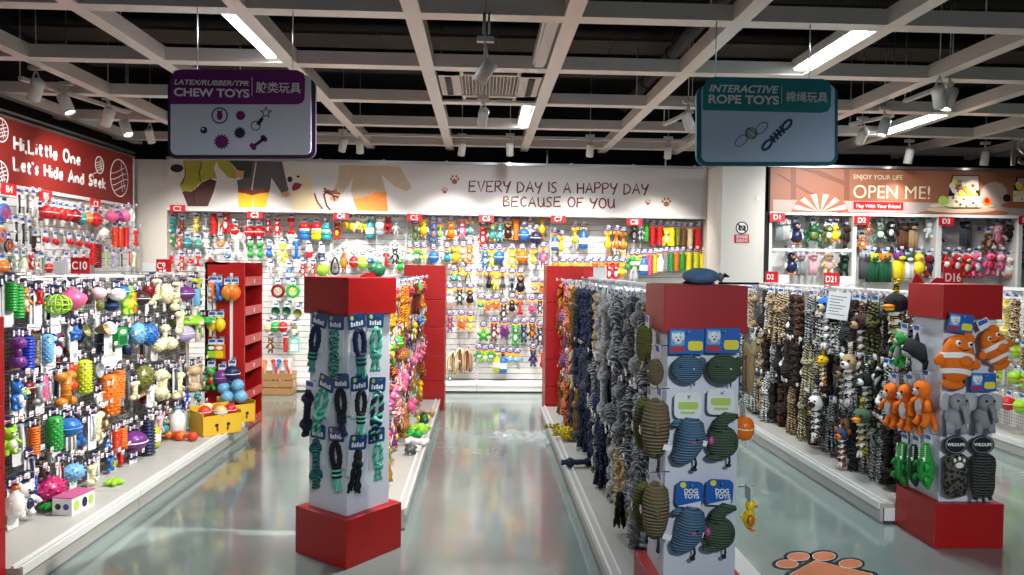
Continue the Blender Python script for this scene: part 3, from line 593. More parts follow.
KIND = {  # code: (object name, wording, category, builder, width for physics)
 'bo': ('rubber_bone', 'rubber bone', 'bone toy', t_bone), 'db': ('rubber_dumbbell', 'rubber dumbbell', 'chew toy', t_dumbbell), 'ba': ('rubber_ball', 'rubber ball', 'ball', t_ball),
 'sb': ('spiky_ball', 'spiky ball', 'ball', t_spikyball), 'ss': ('spiky_stick', 'spiky stick', 'chew toy', t_spikystick), 'rs': ('ribbed_stick', 'ribbed stick', 'chew toy', t_ribstick),
 'bt': ('squeaky_bottle', 'squeaky bottle', 'chew toy', t_bottle), 'fg': ('latex_animal', 'latex animal', 'squeaky toy', t_figure), 'bd': ('latex_bird', 'latex bird', 'squeaky toy', t_bird),
 'ch': ('rubber_chicken', 'rubber chicken', 'squeaky toy', t_chicken), 'wh': ('wheel_toy', 'spoked wheel toy', 'chew toy', t_wheel), 'bg': ('burger_toy', 'toy burger', 'chew toy', t_burger),
 'st': ('star_toy', 'star toy', 'chew toy', t_star), 'bw': ('rubber_bowl', 'rubber bowl', 'bowl', t_bowl), 'bx': ('boxed_toy', 'boxed toy', 'boxed toy', t_box), 'fi': ('rubber_fish', 'rubber fish', 'squeaky toy', t_fish),
 'le': ('lemon_toy', 'lemon toy', 'chew toy', t_lemon), 'so': ('spiky_oval', 'spiky oval', 'chew toy', t_spikyoval), 'fr': ('frog_toy', 'splayed frog toy', 'squeaky toy', t_frog), 'lo': ('loop_toy', 'rubber pull loop', 'tug toy', t_loop),
 'lb': ('lattice_ball', 'lattice ball', 'ball', t_lattice), 'fb': ('frisbee', 'flying disc', 'frisbee', t_frisbee), 'to': ('carded_chew', 'carded chew stick', 'chew toy', t_tool), 'tw': ('twin_ball', 'twin ball toy', 'ball', t_twin),
 'pg': ('rubber_pig', 'rubber pig', 'squeaky toy', t_pig), 'hm': ('ham_toy', 'spiky ham toy', 'chew toy', t_ham), 'cu': ('feeding_cup', 'nested cup toy', 'cup', t_cup), 'tu': ('turtle_toy', 'dangling turtle toy', 'chew toy', t_turtle), 'bu': ('cord_bunch', 'bunch of cord chews', 'chew toys', t_bunch),
 'ra': ('knotted_rope', 'two-knot rope', 'rope toy', r_twoknot), 'rb': ('ball_rope', 'ball-ended rope', 'rope toy', r_braidball), 're': ('loop_rope', 'looped rope', 'rope toy', r_eight), 'rd': ('bundle_rope', 'rope bundle', 'rope toy', r_bundle), 'rc': ('braided_rope_toy', 'chain-braided rope', 'rope toy', r_chain),
 'hb': ('plush_bird_rope', 'bird-headed plush rope', 'plush toy', lambda: plush_head('bird')), 'hd': ('plush_dog_rope', 'dog-headed plush rope', 'plush toy', lambda: plush_head('dog')),
 'pl': ('plush_animal', 'plush animal', 'plush toy', t_plush), 'ka': ('plush_kangaroo', 'plush kangaroo', 'plush toy', t_kangaroo), 'pn': ('long_plush', 'long-legged plush', 'plush toy', t_plushlong),
 'cf': ('plush_clownfish', 'plush clownfish', 'plush toy', t_clown), 'el': ('plush_elephant', 'plush elephant', 'plush toy', t_elephant), 'cr': ('plush_crocodile', 'plush crocodile', 'plush toy', t_croc), 'or': ('plush_orca', 'plush whale', 'plush toy', t_orca),
 'lp': ('leopard_plush', 'spotted paw plush', 'plush toy', lambda: t_bagtoy('leopard')), 'ti': ('tiger_plush', 'striped flat plush', 'plush toy', lambda: t_bagtoy('tiger')),
 'cw': ('corduroy_whale', 'corduroy whale', 'plush toy', lambda: t_cord('whale')), 'cd': ('corduroy_duck', 'corduroy duck', 'plush toy', lambda: t_cord('duck')), 'co': ('corduroy_ball', 'round corduroy animal', 'plush toy', lambda: t_cord('round')),
 'wk': ('bound_rope', 'bound loop rope', 'rope toy', t_wrapknot)}
PROTO = {}
def proto(code):
    if code not in PROTO: PROTO[code] = [(n, mb.mesh(KIND[code][0] + '_' + n)) for n, mb in KIND[code][3]()]
    return PROTO[code]
def c_navy(tall=False):
    m = MB()
    if tall: m.prism(rrect(-.04, -.28, .04, -.02, .01), .012, .014, 'card_white')
    m.prism(rrect(-.045, -.055, .045, .012, .022), .008, .011, 'card_navy')
    for x in (-.028, .028):
        for z in (-.03, -.014): m.prism(disc(x, z, .009, n=10), .005, .008, 'card_white')
    m.prism(rrect(-.028, -.029, .028, -.015, .003), .0055, .008, 'card_white'); m.prism(rrect(-.022, -.026, .022, -.018, .002), .004, .0055, 'card_pink'); return m
def c_purple():
    m = MB(); m.prism(disc(0, -.012, .05, .03), .004, .007, 'card_purple'); m.prism(disc(0, -.012, .034, .016, 14), .002, .004, 'card_white'); m.prism(rrect(-.026, -.017, .026, -.008, .004), .001, .002, 'card_purple'); m.prism(rrect(-.048, -.085, .048, -.02, .01), .007, .01, 'card_orange'); return m
def c_logo():
    m = MB(); m.prism(rrect(-.05, -.075, .05, .012, .01), .006, .009, 'card_white'); m.prism(disc(0, -.02, .04, .02), .004, .006, 'print_ink'); m.prism(disc(0, -.02, .028, .01, 12), .0025, .004, 'card_white'); return m
def c_small():
    m = MB(); m.prism(rrect(-.035, -.05, .035, .01, .008), .006, .008, 'card_white'); m.prism(rrect(-.028, -.02, .028, .004, .004), .004, .006, 'card_blue'); return m
def c_dog(wide):
    """blue header with a white dog's face and yellow word panel"""
    m = MB(); w = wide; m.prism(rrect(-w, -.085, w, .02, .008), .012, .015, 'card_blue'); m.prism(rrect(-w + .006, -.05, -.01, .012, .006), .010, .012, 'card_sky')
    m.ell((-w * .52, .008, -.02), (.022, .006, .026), 'card_white', 10, 7); 
    for s in (-1, 1): m.ell((-w * .52 + .02 * s, .008, -.012), (.009, .005, .018), 'card_white', 8, 6); m.ell((-w * .52 + .008 * s, .001, -.014), .003, 'eye_black', 6, 4)
    m.ell((-w * .52, .0, -.026), (.005, .004, .004), 'eye_black', 6, 4); m.prism(rrect(-w + .006, -.075, -.01, -.055, .004), .010, .012, 'card_red'); m.prism(rrect(.005, -.07, w - .006, -.03, .012), .010, .012, 'card_yellow'); return m
def c_plain(a, b):
    def f():
        m = MB(); m.prism(rrect(-.058, -.09, .058, .02, .025), .010, .013, a)
        if b != 'card_white': m.prism(rrect(-.042, -.05, .042, -.02, .008), .008, .010, b); m.prism(rrect(-.03, -.07, .03, -.06, .003), .008, .010, b)
        else: m.prism(disc(-.03, .004, .013, n=12), .008, .010, 'card_yellow'); m.prism([(-.05, -.088), (.05, -.06), (.05, -.088)], .008, .010, 'card_white')
        return m
    return f
def c_oval():
    m = MB(); m.prism(disc(0, -.045, .07, .055), .010, .014, 'card_black'); m.torus((0, .009, -.045), .06, .003, 'card_grey', 'y', 24, 6, 1, .76); return m
def c_back():
    m = MB(); m.prism(rrect(-.055, -.2, .055, -.03, .008), .014, .016, 'card_white'); m.prism(rrect(-.06, -.06, .06, .02, .012), .011, .014, 'card_deep'); m.prism(disc(-.035, -.0, .012, n=12), .009, .011, 'card_lime')
    for k in range(5): m.prism(rrect(-.045 + .018 * k, -.045, -.033 + .018 * k, -.02 - .006 * (k % 2), .002), .009, .011, 'card_white')
    return m
CARDS = {'n': c_navy, 'nt': lambda: c_navy(True), 'p': c_purple, 'g': c_logo, 's': c_small, 'd': lambda: c_dog(.074), 'y': c_plain('card_white', 'card_lime'), 'b': c_plain('card_blue', 'card_white'), 'o': c_oval, 'k': c_back}
CARDM = {}; CARD_DROP = {'n': .045, 'nt': .045, 'p': .05, 'g': .06, 's': .04, 'd': .075, 'y': .085, 'b': .085, 'o': .09, 'k': .06}
def colour(name, jitter=.06):
    c = lin(PAL[name]); k = 1 + RNG.uniform(-jitter, jitter); return tuple(min(1, v * k) for v in c)
def toy(code, col, pos, rz, L, label, group, card=None, accent=None, tilt=0., roll=0., wide=1., cat=None, lean=0.):
    nm, _, ct, _ = KIND[code]
    root = empty(nm, pos, label, cat or ct, group, rz + tilt); root.rotation_euler = (lean, roll, rz + tilt); off = 0.
    c = colour(col); a = colour(accent or 'white')
    if card:
        if card not in CARDM: CARDM[card] = CARDS[card]().mesh('header_card')
        o = bpy.data.objects.new('header_card', CARDM[card]); COL.objects.link(o); o.parent = root; off = CARD_DROP[card]
    for pn, me in proto(code):
        o = bpy.data.objects.new(pn, me); COL.objects.link(o); o.parent = root; o.location = (0, 0, -off); o.scale = (L * wide, L * wide, L)
        o.color = (*c, 1); o['accent'] = a
    return root
HOOKM = {}
def hook(parent, pos, rz, back, front=.05, tagged=True):
    key = (round(back, 2), round(front, 2), tagged)
    if key not in HOOKM:
        m = MB(); m.tube([(0, back, .008), (0, -front + .01, .008), (0, -front, .016)], .0028, 'steel', 6)
        m.box((-.02, back - .008, -.02), (.02, back, .03), 'steel')
        if tagged: m.box((-.019, -front - .003, -.002), (.019, -front, .026), 'tag_white'); m.box((-.014, -front - .0042, .004), (.014, -front - .003, .01), 'card_red')
        HOOKM[key] = m.mesh('hook')
    o = bpy.data.objects.new('hook', HOOKM[key]); COL.objects.link(o); o.parent = parent; o.location = Vector(pos) - parent.location; o.rotation_euler = (0, 0, rz)
    return o
ORD = ['zeroth', 'first', 'second', 'third', 'fourth', 'fifth', 'sixth', 'seventh', 'eighth', 'ninth', 'tenth', 'eleventh', 'twelfth', 'thirteenth', 'fourteenth', 'fifteenth', 'sixteenth', 'seventeenth', 'eighteenth', 'nineteenth', 'twentieth']
def ordw(n):
    if n <= 20: return ORD[n]
    t = {2: 'twenty', 3: 'thirty', 4: 'forty', 5: 'fifty'}[n // 10]
    return {2: 'twentieth', 3: 'thirtieth', 4: 'fortieth', 5: 'fiftieth'}[n // 10] if n % 10 == 0 else t + '-' + ORD[n % 10]

# ------------------------------------------------------------------ the room
mat('plenum', (22, 20, 20), .9); mat('plank', (60, 52, 44), .8, noise=.25, nscale=2); mat('wall_dark', (30, 28, 28), .9); mat('wall_white', (214, 208, 200), .7)
mat('beam_white', (224, 216, 206), .28, noise=.06, nscale=8); mat('strip_on', (240, 248, 255), .5, emit=9.0); mat('lens_on', (255, 250, 240), .5, emit=14.0); mat('lens_off', (190, 190, 186), .3)
mat('lamp_white', (206, 203, 196), .4); mat('duct', (46, 44, 44), .7); mat('grille_dark', (40, 38, 36), .7); mat('ac_white', (214, 206, 194), .5)
def slab(name, lo, hi, key, bevel=0.): m = MB(); m.box(lo, hi, key); return struct(m, name, bevel)
slab('floor', (-6, -1.5, -.12), (8.2, 10.3, 0), 'epoxy_floor')
slab('ceiling', (-6, -1.5, 3.95), (8.2, 10.3, 4.05), 'plenum')
slab('wall_back', (-6, 10.18, 0), (8.2, 10.3, 3.95), 'wall_dark')
slab('wall_left', (-4.62, -1.5, 0), (-4.5, 10.18, 3.95), 'wall_dark')
slab('wall_right', (8.08, -1.5, 0), (8.2, 10.18, 3.95), 'wall_dark')
for k, (y, z, w) in enumerate(((4.9, 3.7, .34), (5.25, 3.84, .2), (6.05, 3.72, .5), (7.2, 3.76, .45), (8.2, 3.78, .5), (3.9, 3.75, .4))):
    m = MB()
    for i in range(11): m.box((-4.4 + 1.13 * i, y, z), (-4.4 + 1.13 * i + 1.12, y + w, z + .03), 'plank')
    struct(m, 'ceiling_panel')
for x, r, y0, y1, z in ((-1.95, .09, 3.2, 5.5, 3.45), (1.75, .06, 3.2, 9.4, 3.6), (3.1, .05, 3.2, 9.4, 3.55)):
    m = MB(); m.tube([(x, y0, z), (x, y1, z)], r, 'duct', 12)
    for q in range(int((y1 - y0) / 1.1)): m.torus((x, y0 + .5 + 1.1 * q, z), r, .018, 'duct', 'y', 14, 6); m.tube([(x, y0 + .5 + 1.1 * q, z), (x, y0 + .5 + 1.1 * q, 3.95)], .01, 'duct', 6)
    struct(m, 'ceiling_pipe')
BZ = 3.05
LONGS = [-4.27, -3.31, -2.35, -1.41, -.42, .51, 1.5, 2.42, 3.38, 4.34, 5.3, 6.26]
for x in LONGS: slab('ceiling_beam', (x - .05, 1.0, BZ), (x + .05, 9.55, BZ + .1), 'beam_white')
TRANS = [2.1, 3.28, 4.45, 5.62, 6.79, 7.97, 9.2]
for y in TRANS: slab('ceiling_beam', (-4.4, y - .06, BZ + .001), (7.6, y + .06, BZ + .095), 'beam_white')
def rod(name, pts, r=.004): m = MB(); m.tube(pts, r, 'steel', 6); return struct(m, name)
for x in LONGS[2:10:2]:
    for y in (5.0, 7.4): rod('ceiling_hanger_rod', [(x, y, BZ + .13), (x, y, 3.95)], .005)
for px in (547, 669):
    p = at_z(px, 161, 2.92); rod('ceiling_hanger_rod', [(p.x, 9.4, 2.86), (p.x, 9.4, 3.05)], .012)

# strip lights in the grid
def strip(x, y0, y1, label, on=True):
    t = empty('strip_light', (x, (y0 + y1) / 2, BZ + .1), label, 'ceiling light', 'strip lights in the ceiling grid' if on else None)
    m = MB(); m.box((x - .05, y0, BZ + .03), (x + .05, y1, BZ + .09), 'lamp_white'); m.build('housing', t)
    m = MB(); m.box((x - .033, y0 + .02, BZ + .012), (x + .033, y1 - .02, BZ + .031), 'strip_on' if on else 'lamp_white'); m.build('diffuser', t)
    if on: area('strip_lamp', (x, (y0 + y1) / 2, BZ + .008), .06, y1 - y0, STRIP_W, (.9, .97, 1), t)
strip(-1.52, 4.5, 5.5, 'lit strip light above the purple hanging sign')
strip(2.31, 4.55, 5.5, 'lit strip light above the teal hanging sign')
strip(4.24, 6.85, 7.9, 'lit strip light beside the twin spotlights')
strip(.4, 6.85, 7.9, 'lit strip light behind the air conditioner')
strip(.4, 4.52, 5.58, 'unlit white strip housing in front of the air conditioner', False)

# air conditioner cassette
t = empty('ceiling_air_conditioner', (.06, 6.2, BZ), 'white ceiling cassette air conditioner with dark square grille', 'air conditioner')
m = MB(); x0, x1, y0, y1 = -.36, .45, 5.72, 6.74
for lo, hi in (((x0, y0, BZ + .02), (x1, y0 + .17, BZ + .1)), ((x0, y1 - .17, BZ + .02), (x1, y1, BZ + .1)), ((x0, y0, BZ + .02), (x0 + .17, y1, BZ + .1)), ((x1 - .17, y0, BZ + .02), (x1, y1, BZ + .1))): m.box(lo, hi, 'ac_white')
m.build('frame', t)
m = MB(); m.box((x0 + .17, y0 + .17, BZ + .06), (x1 - .17, y1 - .17, BZ + .09), 'grille_dark')
for i in range(17): x = x0 + .18 + (x1 - x0 - .36) * i / 16; m.box((x - .004, y0 + .17, BZ + .03), (x + .004, y1 - .17, BZ + .05), 'ac_white')
for i in range(9): y = y0 + .2 + (y1 - y0 - .4) * i / 8; m.box((x0 + .17, y - .003, BZ + .035), (x1 - .17, y + .003, BZ + .055), 'ac_white')
m.build('grille', t)
for a in ((x0 + .2, y0 + .05, x1 - .2, y0 + .1), (x0 + .2, y1 - .1, x1 - .2, y1 - .05), (x0 + .05, y0 + .22, x0 + .1, y1 - .22), (x1 - .1, y0 + .22, x1 - .05, y1 - .22)):
    m = MB(); m.box((a[0], a[1], BZ + .012), (a[2], a[3], BZ + .021), 'grille_dark'); m.build('air_slot', t)

# track spotlights
def track(p0, p1, label):
    m = MB(); d = (Vector(p1) - Vector(p0)); L = d.length; d.normalize(); s = d.cross(Vector((0, 0, 1))) * .018
    p0, p1 = Vector(p0), Vector(p1); vs = []
    for p in (p0, p1): vs += [p + s, p - s, p - s + Vector((0, 0, .03)), p + s + Vector((0, 0, .03))]
    m.add(vs, [(0, 1, 5, 4), (1, 2, 6, 5), (2, 3, 7, 6), (3, 0, 4, 7), (3, 2, 1, 0), (4, 5, 6, 7)], 'lamp_white')
    for p in (p0, p1): m.tube([(p.x, p.y, p.z + .02), (p.x, p.y, 3.95)], .004, 'steel', 6)
    o = m.build('lighting_track'); tag(o, label, 'light track'); return o
def spot(px, py, Z, aim, label, power=1., lit=True, drop=.07, big=1., cone=105, col=(1, .95, .88), P=None, soft=.03):
    """a track head: px, py is where its middle is seen, Z its height"""
    c = Vector(P) if P else at_z(px, py, Z); d = (Vector(aim) - c).normalized(); r = .042 * big; h = .075 * big
    t = empty('track_spotlight', c + Vector((0, 0, drop + h)), label, 'spotlight', 'white track spotlights')
    u, w = frame_of(d); M = Matrix((u, w, d)).transposed()
    m = MB(); m.lathe([(r * .85, -h), (r, -h * .8), (r, h), (r * .86, h), (r * .84, h * .8), (0, h * .8)], 'lamp_white', 16, c, M); m.build('lamp_head', t)
    m = MB(); m.lathe([(r * .83, h * .82), (0, h * .83)], 'lens_on' if lit else 'lens_off', 14, c, M); m.build('lens', t)
    m = MB(); top = c + Vector((0, 0, drop + h)); m.tube([c - d * h * .3 + u * r, top + Vector((0, 0, 0))], .007, 'lamp_white', 6); m.tube([c - d * h * .3 - u * r, top], .007, 'lamp_white', 6); m.build('bracket', t)
    m = MB(); m.box(top + Vector((-.05, -.02, 0)), top + Vector((.05, .02, .03)), 'lamp_white'); m.build('adapter', t)
    m = MB(); m.tube([(top.x, top.y, top.z + .02), (top.x, top.y, 3.95)], .004, 'steel', 6); m.build('hanger_rod', t)
    if lit:
        L = bpy.data.lights.new('spot_lamp', 'SPOT'); L.energy = SPOT_W * power; L.spot_size = math.radians(cone); L.spot_blend = 1.0; L.shadow_soft_size = soft; L.color = col
        o = bpy.data.objects.new('spot_lamp', L); COL.objects.link(o); o.parent = t; o.location = c + d * (h + .01) - t.location
        o.rotation_euler = d.to_track_quat('-Z', 'Y').to_euler()
    return t
# along the C wall
for px, py, tx, lab in ((343, 145, -2.3, 'white spotlight on the rear track beside the purple hanging sign'), (462, 149, -.6, 'white spotlight above the pawprint on the C wall banner'),
                        (510, 149, .4, 'white spotlight above the word EVERY on the banner'), (590, 150, 1.2, 'white spotlight above the word HAPPY on the banner'), (668, 152, 2.2, 'white spotlight beside the end of the word DAY on the banner')):
    spot(px, py, 2.93, (tx, 9.75, .75), lab, 1.7, cone=84)
for px, py, X, lab in ((150, 136, -3.3, 'white spotlight at the corner beside the Little One banner'),): spot(px, py, 2.93, (-3.5, 9.75, .75), lab, 1.4, cone=84)
yb = at_z(462, 149, 2.93).y
track((-3.2, yb, 3.06), (3.2, yb, 3.06), 'long white lighting track in front of the C wall banner')
for tx in (-2.9, -1.5, 3.0):  # extra heads added to the row to light the C wall
    spot(0, 0, 0, (tx, 9.75, .75), 'white spotlight added among the grid beams before the C wall at %s' % ('bay C3', 'bay C5', 'the end column')[(-2.9, -1.5, 3.0).index(tx)], 1.5, cone=84, P=(tx + .1, yb - .02, 2.93))
# along the B wall and above the C10 rack
for px, py, tgt, lab, pw in ((36, 90, (-4.2, 6.7, 2.0), 'white spotlight highest on the track over the Little One banner', 1.0), (66, 104, (-2.6, 6.4, 1.0), 'white spotlight tilted towards the C10 rack, second on its track', 1.3),
                             (108, 117, (-4.2, 7.9, 1.9), 'white spotlight above the words Little One', 1.0), (126, 128, (-2.4, 6.9, .6), 'white tilted spotlight with bright rim above the banner end', 1.2)):
    spot(px, py, 2.92, tgt, lab, pw, big=1.15)
track(tuple(at_z(20, 80, 3.02)), tuple(at_z(128, 114, 3.02)), 'white lighting track over the Little One banner')
# centre
spot(485, 72, 2.72, (-2.1, 5.2, .0), 'large lit white spotlight on a pole before the air conditioner', 5.5, big=.95, drop=.1, cone=100)
c0 = at_z(485, 72, 2.72); rod('ceiling_lamp_pole', [(c0.x - .01, c0.y, 2.94), (c0.x - .01, c0.y, 3.06)], .008); rod('ceiling_lamp_pole', [(c0.x + .02, c0.y, 2.94), (c0.x + .02, c0.y, 3.06)], .008)
spot(483, 117, 2.86, (-.45, 8.2, .6), 'white spotlight hanging behind the air conditioner grille', 1.6, big=1.0)
# unseen heads behind the viewer, added to light the pillar fronts and C10 rack
for x, tgt, lab, pw in ((.5, (-.7, 4.2, .75), 'white spotlight added out of view over the near aisle, aimed at the teal pillar', 3.0), (.75, (.95, 3.3, .75), 'white spotlight added out of view over the near aisle, aimed at the corduroy pillar', 3.0), (1.9, (2.8, 4.4, .75), 'white spotlight added out of view over the near aisle, aimed at the clownfish pillar', 5.0), (-1.0, (-2.7, 4.4, .9), 'white spotlight added out of view over the near aisle, aimed at the C10 rack', .8)):
    spot(0, 0, 0, tgt, lab, pw, P=(x, -1.0, 2.6), cone=44, col=(.86, .94, 1), soft=.12)
# D side
for px, py, tgt, lab, pw in ((688, 121, (2.9, 7.2, .8), 'white spotlight on a short track beside the teal hanging sign', 1.5), (949, 99, (2.75, 5.6, .6), 'brightly lit spotlight, one of a crossed pair by the beam', 1.3),
                             (939, 97, (4.9, 7.3, .8), 'white spotlight behind the brightly lit one of the crossed pair', 1.0), (862, 136, (3.9, 8.9, 1.9), 'white upright spotlight beside the teal hanging sign edge', 1.0),
                             (884, 127, (2.9, 6.5, .6), 'tilted lit spotlight at the end of the short grey track', 1.3), (909, 156, (4.7, 8.9, .9), 'white spotlight above the words OPEN ME', .45), (985, 158, (5.8, 8.9, .9), 'white spotlight above the printed toy box on the banner', .45)):
    spot(px, py, 2.9, tgt, lab, pw, big=1.1, cone=80)
track(tuple(at_z(850, 126, 3.03)), tuple(at_z(893, 117, 3.03)), 'short white track carrying two spotlights beside the teal sign')
track(tuple(at_z(905, 103, 3.03)), tuple(at_z(952, 85, 3.03)), 'ribbed grey track carrying the crossed pair of spotlights')
track(tuple(at_z(664, 126, 3.03)), tuple(at_z(692, 113, 3.03)), 'short track beside the teal sign carrying one spotlight')

# ------------------------------------------------------------------ hanging signs
def quadmap(Y, ox, oy, sc): return lambda u, v, d: at_y(ox + u / sc, oy + v / sc, Y) + Vector((0, d, 0))
mat('sign_purple', (112, 10, 112), .6); mat('sign_purple_dark', (46, 16, 58), .6); mat('sign_panel_grey', (214, 224, 236), .35); mat('sign_teal', (24, 134, 142), .6); mat('sign_teal_dark', (26, 104, 118), .6); mat('sign_panel_blue', (200, 222, 248), .35)
def csize(P, h): return (P(0, 0, 0) - P(0, h, 0)).length / .72      # FONT cap height ~ .72 of size
def put_text(s, name, par, P, u, v, h, key, w=None, **kw):
    """text with baseline start at crop pixel u, v, cap height h and (when given) width w crop pixels"""
    a = P(u, v, -.004); o = text(s, name, par, a, csize(P, h), key, **kw)
    if w:
        bpy.context.view_layer.update(); want = (P(u + w, v, 0) - P(u, v, 0)).length; o.scale.x *= want / max(o.dimensions.x, 1e-4)
    return o
Y = 4.4
P = quadmap(Y, 160, 60, 5.225)
t = empty('hanging_sign', P(425, 55, .02), 'purple hanging sign reading CHEW TOYS with icons of chew toys', 'hanging sign')
m = MB(); m.prism(rrect(40, 95, 812, 515, 45), 0, .03, 'sign_purple_dark', P); m.build('back_plate', t)
m = MB(); m.prism(rrect(58, 80, 790, 496, 32), -.008, .0, 'sign_panel_grey', P); m.build('panel', t)
m = MB(); m.prism([(58, 232), (58, 100), (80, 60), (120, 52), (720, 56), (752, 72), (760, 100), (758, 205), (745, 226), (715, 234)], -.014, -.008, 'sign_purple', P); m.build('header', t)
P2 = lambda u, v, d: P(u, v, d - .014)
put_text('LATEX/RUBBER/TPR', 'lettering', t, P2, 78, 131, 27, 'letter_white', 388, shear=.25, bold=.0006)
put_text('CHEW TOYS', 'lettering', t, P2, 78, 190, 42, 'letter_white', 392, bold=.0018)
put_text('胶类玩具', 'lettering', t, P2, 505, 168, 44, 'letter_white', 234, bold=.0006)
m = MB(); m.prism([(484, 92), (487, 92), (487, 190), (484, 190)], -.001, 0, 'letter_white', P2); m.build('divider_line', t)
m = MB(); Pi = lambda u, v, d: P(u, v, d - .009)
def ring2(m, Pf, cx, cy, r, w, key):
    n = 28; m.add([Pf(cx + q * math.cos(2 * PI * i / n), cy + q * math.sin(2 * PI * i / n), -.002) for q in (r, r - w) for i in range(n)], [(i, (i + 1) % n, n + (i + 1) % n, n + i) for i in range(n)], key)
ring2(m, Pi, 315, 292, 43, 7, 'sign_purple_dark'); m.prism(disc(315, 292, 15, 24), -.002, 0, 'sign_purple', Pi); m.prism([(300, 272), (306, 262), (315, 272), (324, 262), (330, 272)], -.002, 0, 'sign_purple_dark', Pi)
m.prism(disc(424, 292, 24), -.002, 0, 'sign_purple', Pi); m.prism(disc(232, 368, 18), -.002, 0, 'sign_purple_dark', Pi); m.prism(disc(228, 363, 6), -.003, -.002, 'sign_panel_grey', Pi)
def gear(cx, cy, r, k): return [(cx + (r if i % 2 else r * .74) * math.cos(PI * i / k), cy + (r if i % 2 else r * .74) * math.sin(PI * i / k)) for i in range(2 * k)]
m.prism(gear(325, 428, 42, 14), -.002, 0, 'sign_purple', Pi); m.prism(gear(420, 382, 32, 12), -.002, 0, 'sign_purple_dark', Pi)
m.prism([(505, 335), (520, 345), (545, 310), (532, 298)], -.002, 0, 'sign_purple_dark', Pi); ring2(m, Pi, 503, 345, 26, 5, 'sign_purple_dark')
def star5(cx, cy, r, q=.45, a0=-PI / 2): return [(cx + (r if i % 2 == 0 else r * q) * math.cos(a0 + PI * i / 5), cy + (r if i % 2 == 0 else r * q) * math.sin(a0 + PI * i / 5)) for i in range(10)]
m.prism(star5(556, 277, 34), -.002, 0, 'sign_purple_dark', Pi); m.prism(star5(556, 277, 22), -.003, -.002, 'sign_panel_grey', Pi)
m.prism([(486, 447), (496, 460), (548, 420), (538, 408)], -.002, 0, 'sign_purple_dark', Pi)
for q in ((484, 448), (493, 460), (541, 406), (551, 416)): m.prism(disc(q[0], q[1], 13), -.002, 0, 'sign_purple', Pi)
m.build('toy_icons', t)
for u in (190, 690):
    a = P(u, 60, .015); m = MB(); m.tube([a, (a.x, a.y, 3.06)], .0035, 'steel', 6); m.build('hanging_wire', t)
P = quadmap(Y, 690, 70, 5.748)
t = empty('hanging_sign', P(440, 45, .02), 'teal hanging sign reading ROPE TOYS with icons of knotted ropes', 'hanging sign')
m = MB(); m.prism(rrect(38, 90, 850, 550, 55), 0, .03, 'sign_teal_dark', P); m.build('back_plate', t)
m = MB(); m.prism(rrect(66, 85, 828, 528, 36), -.008, .0, 'sign_panel_blue', P); m.build('panel', t)
m = MB(); m.prism([(70, 232), (70, 110), (95, 60), (135, 42), (760, 55), (795, 75), (806, 105), (802, 215), (785, 240), (750, 248)], -.014, -.008, 'sign_teal', P); m.build('header', t)
P2 = lambda u, v, d: P(u, v, d - .014)
put_text('INTERACTIVE', 'lettering', t, P2, 102, 128, 42, 'letter_white', 398, shear=.25, bold=.0012)
put_text('ROPE TOYS', 'lettering', t, P2, 98, 192, 48, 'letter_white', 402, bold=.002)
put_text('棉绳玩具', 'lettering', t, P2, 542, 180, 46, 'letter_white', 240, bold=.0006)
m = MB(); m.prism([(520, 92), (523, 92), (523, 198), (520, 198)], -.001, 0, 'letter_white', P2); m.build('divider_line', t)
m = MB(); Pi = lambda u, v, d: P(u, v, d - .009); nrm = Vector((0, 1, 0))
def ell_line(cx, cy, a, b, ang): c, s = math.cos(ang), math.sin(ang); return [Pi(cx + a * math.cos(q) * c - b * math.sin(q) * s, cy + a * math.cos(q) * s + b * math.sin(q) * c, -.002) for q in [2 * PI * i / 24 for i in range(24)]]
for cx, cy in ((292, 408), (408, 335)): m.tube(ell_line(cx, cy, 42, 24, -.75), .0022, 'print_ink', 6, True, (nrm, .3))
m.prism(disc(348, 366, 30, 32), -.001, 0, 'sign_panel_grey', Pi)
for k in range(4): m.tube(ell_line(348, 366, 34, 8 + 8 * k, .6), .0018, 'print_ink', 6, True, (nrm, .3))
mat('icon_navy', (30, 62, 98), .5)
for cx, cy, a in ((440, 432, 36), (553, 317, 34)): m.tube(ell_line(cx, cy, a, 17, -.85), .0075, 'icon_navy', 6, True, (nrm, .2))
m.tube([Pi(462, 408, -.004), Pi(532, 340, -.004)], .008, 'icon_navy', 6, False, (nrm, .2))
for k in range(4): x, y = 470 + 18 * k, 400 - 17.5 * k; m.tube([Pi(x - 14, y - 20, -.005), Pi(x + 3, y - 2, -.006), Pi(x + 14, y + 18, -.005)], .0075, 'icon_navy', 6, False, (nrm, .2))
m.build('rope_icons', t)
for u in (150, 690):
    a = P(u, 50, .015); m = MB(); m.tube([a, (a.x, a.y, 3.06)], .0035, 'steel', 6); m.build('hanging_wire', t)

